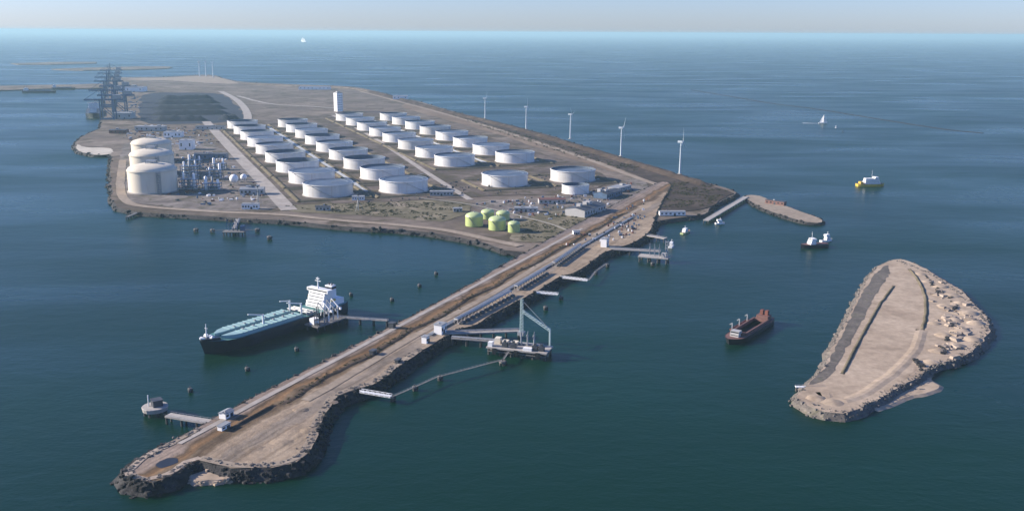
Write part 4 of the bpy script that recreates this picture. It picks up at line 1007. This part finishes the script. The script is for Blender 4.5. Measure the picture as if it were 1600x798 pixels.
for x in (15, 18):
    for y in (3, 6): s.box(x - .25, x + .25, y - .25, y + .25, 6.4, 24)
for z in range(8, 24, 4): s.box(14.7, 18.3, 2.7, 6.3, z, z + .3)
s.build('gangway_tower', MT['darksteel'], plat)
pc = tmid + tn * 30 - tdir * 58; pc.z = 0
jetty('walkway_jetty', 'short concrete link from loading platform to walkway', jm, pc, 4.5, 6.1, 12, .8)
for x, y, t in [(297, 612, 'lone mooring dolphin near the tip jetty'), (386, 579, 'mooring dolphin off the bow of the tanker'), (463, 548, 'mooring dolphin abreast of the turquoise deck'),
                (612, 470, 'mooring dolphin at the far side of the tanker walkway'), (655, 448, 'mooring dolphin between walkway and inner bay'), (681, 429, 'mooring dolphin deepest in the inner bay'), (548, 462, 'mooring dolphin off the stern of the tanker')]:
    dolphin(x, y, t)
# tip jetty, left
a, b2 = W(336, 659, 6.4), W(262, 647, 6.4)
jetty('walkway_jetty', 'pinkish walkway jetty leaving the tip of the dam', a, b2, 7, 6.4, 12, 1.2)
p = W(243, 646, 0); hd_ = thing('jetty_head', 'round concrete jetty head with dark hut off the tip', 'jetty', (p.x, p.y, 0), .6)
MB().rev([(9, 3.2), (9.5, 6.0), (9.2, 6.4)], 20).build('deck', MT['concrete'], hd_)
for k in range(8): a = k * .785; pile_at(hd_, 7.6 * math.cos(a), 7.6 * math.sin(a), 3.2, 1.2)
MB().box(-2, 5, -4, 3, 6.4, 11).build('hut', MT['darksteel'], hd_)
MB().box(-2.4, 5.4, -4.4, 3.4, 11, 11.5).build('roof', MT['roofdark'], hd_)
MB().cyl(-4, 2, 6.4, 15, .4, 8).build('light_mast', MT['white'], hd_)

# central loading jetty, right of the dam
a, b2 = W(690, 519, 7.6), W(812, 515, 7.6)
jetty('approach_trestle', 'wide pale road trestle leading to the loading platform', a, b2, 8, 7.4, 12, 1.2, pipes=2)
a2, b3 = W(706, 526, 7.4), W(775, 531, 7.4)
jetty('approach_trestle', 'narrow pipe trestle in front of the road trestle', a2, b3, 5, 7.0, 12, 1.0, pipes=3)
p = W(812, 541, 7.5); lp_ = thing('loading_platform', 'big loading platform with beige manifold blocks right of the dam', 'jetty', (p.x, p.y, 0), R(-18))
MB().box(-28, 28, -11, 11, 6.2, 7.5).build('deck', MT['concrete'], lp_)
for x in (-26, -15, -5, 5, 15, 26):
    for y in (-9, 9): pile_at(lp_, x, y, 6.2, 1.4)
for k in range(3): MB().box(-24 + k * 8, -19 + k * 8, 1 - (k % 2) * 3, 7 - (k % 2) * 3, 7.5, 12.5 - k).build('manifold_block', MT['lng'], lp_)
MB().box(-27, -23, -9, -4, 7.5, 11.5).build('cabin', MT['white'], lp_)
MB().box(6, 14, -10, -6, 7.5, 10).build('pipe_deck', MT['white'], lp_)
for x in (0, 6, 12): loading_arm(lp_, x, 4, 7.5, R(-70), 'steel', 10)
for k in range(4): MB().hcyl((-27, 8.5 - k * 1.3, 8.6), (20, 8.5 - k * 1.3, 8.6), .5, 8).build('deck_pipe', MT['steel'], lp_)
for x in (-12, -4, 16, 22): MB().box(x - 2.4, x + 2.4, -7.5, -3.5, 7.5, 11.5).box(x - 1, x + 1, -6.5, -4.5, 11.5, 14).build('valve_skid', MT['darksteel'], lp_)
MB().box(-27, 27, -10.6, 10.6, 3.4, 4.0).build('lower_deck', MT['conc_dark'], lp_)
for x in (-20, 0, 20): MB().box(x - 1.8, x + 1.8, -12.2, -11, 2, 7.2).build('fender', MT['black'], lp_)
p = W(815, 523, 7.5); gt = thing('loading_crane', 'tall pale lattice mast with slanting boom on the loading platform', 'crane', (p.x, p.y, 7.5), R(-25))
s = MB()
for x in (-1.2, 1.2):
    for y in (-1.2, 1.2): s.bar((x, y, 0), (x * .7, y * .7, 34), .45)
for z in range(0, 34, 3):
    for sg in (-1, 1): s.bar((-1.2, sg * 1.2, z), (1.2, sg * 1.2, z + 3), .22); s.bar((sg * 1.2, 1.2, z), (sg * 1.2, -1.2, z + 3), .22)
s.build('mast', MT['palesteel'], gt)
s = MB(); A_, B_ = Vector((1, 0, 22)), Vector((30, -4, 9)); up = Vector((0, 0, 2.2))
for o in (Vector((0, -1, 0)), Vector((0, 1, 0))):
    s.bar(A_ + o, B_ + o, .45); s.bar(A_ + o + up, B_ + o + up, .4)
    for k in range(10): s.bar(A_.lerp(B_, k / 10) + o, A_.lerp(B_, (k + 1) / 10) + o + up, .28)
s.build('boom', MT['palesteel'], gt)
MB().bar((0, 0, 33.5), (28, -4, 12), .3).build('stay', MT['steel'], gt)
MB().bar((30, -4, 11), (30, -4, -9), 1.4).build('boom_leg', MT['palesteel'], gt)
MB().box(-3, 3, -3, 3, 0, 3.2).build('base', MT['steel'], gt)
for i, (x, y, t) in enumerate([(613, 626, 'mooring dolphin at the end of the plateau catwalk'), (648, 610, 'second mooring dolphin from the plateau catwalk'), (687, 594, 'third mooring dolphin from the plateau catwalk'), (785, 570, 'large dark dolphin in front of the loading platform'),
                               (852, 484, 'mooring dolphin between loading platform and long catwalk'), (876, 468, 'dark mooring dolphin at the end of the upper walkway'), (931, 429, 'mooring dolphin just past the short pale catwalk'), (949, 417, 'mooring dolphin below the white two-storey building'), (1019, 415, 'dark dolphin in front of the third jetty head')]):
    dolphin(x, y, t, 2.0 if i != 3 else 3.2, 4.0)
def wz(x, y, z=6.0): return W(x, y, z)
catwalk('pale catwalk from the plateau edge to its first dolphin', wz(563, 611), wz(611, 619), 6.4, 3.2)
catwalk('thin catwalk joining the first and second plateau dolphins', wz(616, 617), wz(646, 604), 5.6)
catwalk('thin catwalk joining the second and third plateau dolphins', wz(651, 602), wz(684, 587), 5.6)
catwalk('long thin catwalk from third dolphin to loading platform dolphin', wz(690, 586), wz(781, 562), 5.6)
catwalk('short catwalk from loading platform to its dark dolphin', wz(787, 560), wz(795, 548), 5.6)
catwalk('light walkway leaving the dam above the loading platform', wz(836, 457), wz(872, 460), 6.6, 3.5)
catwalk('short pale catwalk from the dam towards open water', wz(876, 433), wz(918, 438), 6.4, 3.0)
catwalk('thin catwalk from pale catwalk to neighbouring dolphin', wz(920, 437), wz(930, 424), 5.6)
catwalk('thin catwalk between the dolphins below the white building', wz(932, 422), wz(948, 411), 5.6)
# third jetty
a, b2 = W(952, 388, 7.2), W(1032, 392, 7.2)
jetty('approach_trestle', 'concrete trestle to the third jetty head', a, b2, 8, 7.2, 11, 1.2, pipes=2)
p = W(1022, 400, 7.2); j3 = thing('loading_platform', 'smaller concrete head of the third jetty with grey arms', 'jetty', (p.x, p.y, 0), R(-20))
MB().box(-19, 19, -8, 8, 6.0, 7.2).build('deck', MT['concrete'], j3)
for x in (-17, -6, 6, 17):
    for y in (-6.5, 6.5): pile_at(j3, x, y, 6.0, 1.4)
for x in (-6, 0, 6): loading_arm(j3, x, 2, 7.2, R(-80), 'steel', 11)
MB().box(10, 16, -5, 2, 7.2, 12.5).build('cabin', MT['wallgrey'], j3)
s = MB()
for x in (13, 16):
    for y in (4, 7): s.box(x - .3, x + .3, y - .3, y + .3, 7.2, 27)
for z in range(9, 27, 4): s.box(12.7, 16.3, 3.7, 7.3, z, z + .3)
s.build('gangway_tower', MT['steel'], j3)
# eastern pier and gas jetty
a, b2 = W(1103, 344, 5), W(1166, 307, 5)
jetty('straight_pier', 'straight pale pier from the eastern quay to the mole', a, b2, 9, 5.0, 16, 1.0)
a, b2 = W(1006, 366, 6.4), W(1040, 372, 6.4)
jetty('short_pier', 'short grey pier above the third jetty', a, b2, 8, 6.4, 10, 1.0)
a, b2 = W(372, 342, 6.5), W(366, 357, 6.5)
jetty('approach_trestle', 'short trestle of the gas jetty', a, b2, 7, 6.5, 12, 1.0, pipes=2)
p = W(366, 361, 6.5); gj = thing('loading_platform', 'dark gas jetty platform with blue arms off the southern shore', 'jetty', (p.x, p.y, 0), 0)
MB().box(-15, 15, -8, 8, 5.4, 6.6).build('deck', MT['conc_dark'], gj)
for x in (-13, -4, 4, 13):
    for y in (-6.5, 6.5): pile_at(gj, x, y, 5.4, 1.3)
for x in (-8, -2, 4): loading_arm(gj, x, 2, 6.6, R(-90), 'bluesteel', 11)
MB().box(8, 14, 0, 6, 6.6, 14).build('cabin', MT['bluesteel'], gj)
for x, y, t in [(306, 362, 'westernmost mooring dolphin of the gas jetty'), (332, 363, 'mooring dolphin just west of the gas jetty platform'), (402, 362, 'mooring dolphin just east of the gas jetty platform'), (421, 374, 'outer mooring dolphin east of the gas jetty'), (443, 348, 'dark mooring dolphin tight against the southern shore')]:
    dolphin(x, y, t, 3.2, 4.6)
catwalk('catwalk west of the gas jetty platform', wz(334, 360, 5.6), wz(352, 359, 5.6), 5.6); catwalk('catwalk east of the gas jetty platform', wz(380, 359, 5.6), wz(400, 359, 5.6), 5.6)
a, b2 = W(1243, 603, 4.2), W(1290, 604, 4.2)
jetty('landing_stage', 'thin white landing stage at the corner of the islet', a, b2, 3.6, 4.2, 7, .6, mat='white')
a, b2 = W(215, 331, 5.2), W(198, 338, 5.2)
jetty('short_pier', 'dark short pier at the western corner of the shore', a, b2, 5, 4.6, 9, 1.0, mat='conc_dark')

# ------------------------------------------------------------------ conveyor galleries along the dam
def gallery(p, q, label, w=4.2):
    a, b2 = W(*p, 7.0), W(*q, 7.0); d = b2 - a; L = d.length
    root = thing('pipe_gallery', label, 'pipe rack', (a.x, a.y, 7.0), math.atan2(d.y, d.x), 'pipe galleries along the dam')
    MB().box(0, L, -w / 2, w / 2, 4.6, 5.2).build('deck', MT['white'], root)
    r = MB()
    for k in range(4): r.hcyl((0, -w / 2 + .7 + k * .95, 5.65), (L, -w / 2 + .7 + k * .95, 5.65), .38, 6)
    r.build('pipeline', MT['steel'], root)
    n = max(2, int(L / 7)); bm = MB()
    bm.box(-.3, .3, -w / 2, -w / 2 + .6, 0, 4.6); bm.box(-.3, .3, w / 2 - .6, w / 2, 0, 4.6); bm.box(-.3, .3, -w / 2, w / 2, 4.0, 4.59)
    me = bm.mesh('support_bent', MT['concrete'])
    for i in range(n + 1): inst('support_bent', me, root, (.4 + (L - .8) * i / n, 0, 0))
    MB().box(0, L, -w / 2 - 1.6, -w / 2 - .3, 0, 1.4).build('cable_trough', MT['concrete'], root)
    r = MB(); n2 = max(3, int(L / 9))
    me = MB().box(0, L / n2 * .6, -w / 2 - 5.0, -w / 2 - 2.2, 0, 2.6).mesh('shadow_dash', MT['darksteel'])  # dark boxes stand in for the shadow dashes between the bents
    for i in range(n2): inst('shadow_dash', me, root, (L * i / n2 + 1, 0, 0))
gallery((712, 506), (797, 461), 'long pipe gallery leaving the central loading jetty'); gallery((806, 453), (850, 427), 'middle pipe gallery on the dam'); gallery((865, 416), (906, 387), 'pipe gallery closest to the white two-storey building')
# pipelines lying on the dam and at the tank yard
def pipe_track(label, pts, z, n, gap=1.2, r=.5, mat='steel'):
    ps = smooth_path(pts, 25); s = MB()
    for k in range(n):
        o = (k - n / 2) * gap; line = []
        for i, p in enumerate(ps):
            d = (ps[min(i + 1, len(ps) - 1)] - ps[max(i - 1, 0)]).normalized(); line.append(Vector((p.x + d.y * o, p.y - d.x * o, z + 1.0)))
        s.tube(line, r, 6)
    root = thing('pipe_track', label, 'pipeline'); s.build('pipeline', MT[mat], root)
    t = MB()
    for i in range(0, len(ps), 1): p = ps[i]; t.box(-n * gap * .6, n * gap * .6, -.3, .3, z, z + .6, 0, (p.x, p.y))
    t.build('sleeper', MT['concrete'], root)
pipe_track('bundle of grey pipes along the middle of the dam', [dam(u, 53, 7) for u in range(220, 900, 40)], 7.0, 4)
pipe_track('grey pipes between first and second tank rows', [(tank_pos['A'][k] + tank_pos['B'][k]) / 2 for k in range(9)], Z0 + .6, 6, 1.6, .6)
pipe_track('grey pipes between third and fourth tank rows', [(tank_pos['C'][k] + tank_pos['D'][k]) / 2 for k in range(1, 9)], Z0 + .6, 6, 1.6, .6)
pipe_track('grey pipes from the tanks across the gravel yard', [W(x, y, Z0) for x, y in [(650, 310), (740, 322), (820, 341), (870, 355), (905, 372)]], Z0 + .6, 3, 1.4, .45, 'conc_dark')

# ------------------------------------------------------------------ wind turbines
def turbine_proto(h=62.0, rb=28.0):
    root = empty('wind_turbine')
    MB().rev([(1.9, 0), (1.0, h)], 16).build('tower', MT['turbine'], root, smooth=40)
    MB().rev([(4.5, -.2), (4.5, .9), (3.0, 1.2)], 16).build('foundation', MT['concrete'], root)
    MB().box(-1.9, 1.9, -2.8, 6.5, h - .3, h + 3.5).build('nacelle', MT['turbine'], root)
    hub = MB().rev([(.01, -2.2), (1.2, -1.6), (1.7, 0), (1.7, 1.4)], 14).build('hub', MT['turbine'], root, smooth=50)
    hub.location = (0, -3.6, h + 1.6); hub.rotation_euler = (R(-90), 0, 0)
    s = MB(); prof = [(0, .6, .6), (2, .7, .5), (5, 1.1, .36), (13, .8, .24), (21, .5, .15), (rb, .18, .06)]
    vs = []
    for z, c_, t_ in prof: vs += [(-c_ * .4, -t_, z), (c_ * .6, -t_ * .3, z), (c_ * .6, t_ * .3, z), (-c_ * .4, t_, z)]
    s.add(vs, [(i * 4 + j, i * 4 + (j + 1) % 4, i * 4 + 4 + (j + 1) % 4, i * 4 + 4 + j) for i in range(len(prof) - 1) for j in range(4)])
    me = s.mesh('blade', MT['turbine'])
    for k in range(3):
        b3 = inst('blade', me, root, (0, -4.2, h + 1.6)); b3.rotation_euler = (0, R(k * 120), 0)
    return root
wt = turbine_proto(); first = True
for i, (x, y, t) in enumerate([(1062, 272, 'white wind turbine closest to the dark eastern point'), (970, 244, 'white wind turbine, second from the eastern point'), (891, 217, 'white wind turbine, third from the eastern point'), (822, 202, 'white wind turbine, fourth from the eastern point'), (758, 185, 'white wind turbine, fifth from the eastern point, beside the tank rows'),
                               (312, 112, 'faint wind turbine on the far beach, leftmost of three'), (322, 112, 'faint wind turbine on the far beach, middle of three'), (333, 113, 'faint wind turbine on the far beach, rightmost of three')]):
    o = wt if first else copy_tree(wt); first = False
    o.location = W(x, y, Z0 + (4 if i < 5 else 0)); o.rotation_euler.z = R(62 + i * 4)
    if i >= 5:
        o.location = W(x, y + 8, Z0); o.scale = (1.4, 1.4, 1.4)
    bl = [c_ for c_ in o.children if c_.name.startswith('blade')]
    for k, c_ in enumerate(bl): c_.rotation_euler = (0, R(k * 120 + (37 * i) % 120), 0)
    tag(o, t, 'wind turbine', 'wind turbines along the shore')

# ------------------------------------------------------------------ scrub: low bushes of many small leaves
def scrub(label, spots, seed, smin=.8, smax=2.2):
    rr = random.Random(seed); vs = []; fs = []
    for c_ in spots:
        a = rr.uniform(smin, smax)
        for _ in range(14):
            d = Vector((rr.gauss(0, 1), rr.gauss(0, 1), abs(rr.gauss(0, .8)))).normalized() * a * rr.uniform(.4, 1)
            q = Vector(c_) + Vector((d.x * 1.3, d.y * 1.3, d.z * .8)); k = a * rr.uniform(.22, .45); u = Vector((rr.gauss(0, 1), rr.gauss(0, 1), rr.gauss(0, 1))).normalized() * k
            w = u.cross(Vector((rr.gauss(0, 1), rr.gauss(0, 1), rr.gauss(0, 1)))).normalized() * k; b0 = len(vs)
            vs += [q - u, q + w, q + u, q - w]; fs.append((b0, b0 + 1, b0 + 2, b0 + 3))
    tag(MB().add(vs, fs).build('scrub', MT['leaf']), label, 'scrub', None, 'stuff')
rr = random.Random(21); sp = []
for _ in range(420):
    u = rr.uniform(20, 900); sp.append(tuple(dam(u, 30 + rr.gauss(0, 2.5) + 2 * math.sin(u * .05), 7.6)))
scrub('brown scrub along the dam ditch', sp, 1, .5, 1.3)
def in_px(n, poly, z):
    out = []; pts = [W(x, y, z) for x, y in poly]; x0, x1 = min(p.x for p in pts), max(p.x for p in pts); y0, y1 = min(p.y for p in pts), max(p.y for p in pts)
    while len(out) < n:
        q = Vector((rr.uniform(x0, x1), rr.uniform(y0, y1), z)); ins = False
        for i in range(len(pts)):
            a, b2 = pts[i], pts[i - 1]
            if (a.y > q.y) != (b2.y > q.y) and q.x < (b2.x - a.x) * (q.y - a.y) / (b2.y - a.y) + a.x: ins = not ins
        if ins and noise.noise(q / 30) > -.1: out.append(tuple(q))
    return out
scrub('low scrub on the field before the tanks', in_px(500, [(445, 322), (620, 315), (730, 318), (690, 344), (520, 332)], Z0 + .4), 2, .8, 2.2)
scrub('low scrub beside the green tanks', in_px(260, [(812, 350), (890, 332), (925, 342), (860, 374), (815, 376)], Z0 + .7), 3, .8, 2.0)
scrub('brown scrub over the eastern embankment', in_px(420, [(1040, 290), (1062, 279), (1138, 299), (1104, 324), (1035, 324)], Z0 + 1.0), 4, .8, 2.4)
scrub('scrub on the dike under the turbines', in_px(420, [(700, 178), (800, 205), (900, 232), (1000, 262), (985, 270), (880, 240), (760, 200)], Z0 + .8), 5, 1.0, 2.8)

# ------------------------------------------------------------------ small plant, crates and skips lying about
def clutter(label, poly, z, n, mat, seed, smin=1.5, smax=6.0):
    r2 = random.Random(seed); s = MB()
    for c_ in in_px(n, poly, z):
        a, b3, h = r2.uniform(smin, smax), r2.uniform(smin * .6, smax * .45), r2.uniform(1.2, 3.6); k = r2.choice((0.05, .1, 1.2, DZ))
        if r2.random() < .3: s.rev([(b3 * .5, z), (b3 * .5, z + h), (b3 * .2, z + h + .5)], 8, c_[0], c_[1])
        else: s.box(-a / 2, a / 2, -b3 / 2, b3 / 2, z, z + h, k, (c_[0], c_[1]))
    tag(s.build('yard_clutter', MT[mat]), label, 'yard clutter', None, 'stuff')
TY = [(262, 300), (262, 246), (300, 236), (345, 240), (395, 280), (425, 318), (330, 322), (255, 312)]
NP = [(190, 222), (200, 200), (240, 196), (320, 200), (345, 226), (300, 232), (262, 226)]
GY = [(745, 320), (800, 312), (930, 298), (995, 282), (1000, 292), (930, 330), (880, 350), (820, 342)]
CW = [(880, 384), (930, 358), (985, 322), (1012, 306), (1012, 340), (985, 368), (930, 386)]
for k, (m_, t) in enumerate((('white', 'white'), ('darksteel', 'dark'), ('bluesteel', 'blue'), ('rust', 'rusty'))):
    clutter(t + ' crates and small plant around the gas process units', TY, 5.4, 55, m_, 50 + k, 2, 8)
    clutter(t + ' crates and skips on the western plain', NP, 5.2, 36, m_, 60 + k, 2.5, 10)
    clutter(t + ' crates and small plant on the gravel yard', GY, 5.5, 40, m_, 70 + k)
    clutter(t + ' crates and skips on the causeway root', CW, 7.0, 22, m_, 80 + k, 1.5, 5)
clutter('dark pumps and valves along the tank yard', [(560, 318), (700, 308), (880, 300), (930, 288), (870, 270), (700, 285)], 5.6, 60, 'darksteel', 90)
clutter('dark skips beside the conveyor on the quay', [(185, 190), (195, 150), (222, 150), (214, 186)], 5.2, 40, 'bluesteel', 91, 4, 16)

# ------------------------------------------------------------------ haze: the air over the whole place
hz = MB(); e = 262000.0
hz.box(-e, e, -e, e, -5.0, 300.0)
m = bpy.data.materials.new('haze air'); m.use_nodes = True; nt = m.node_tree; nt.nodes.clear()
out = nt.nodes.new('ShaderNodeOutputMaterial'); pv = nt.nodes.new('ShaderNodeVolumePrincipled')
pv.inputs['Color'].default_value = (.47, .71, .79, 1); pv.inputs['Density'].default_value = 4.3e-5; pv.inputs['Anisotropy'].default_value = .1
nt.links.new(pv.outputs[0], out.inputs['Volume'])
tag(hz.build('haze', m), 'pale sea haze filling the air', None, None, 'stuff')
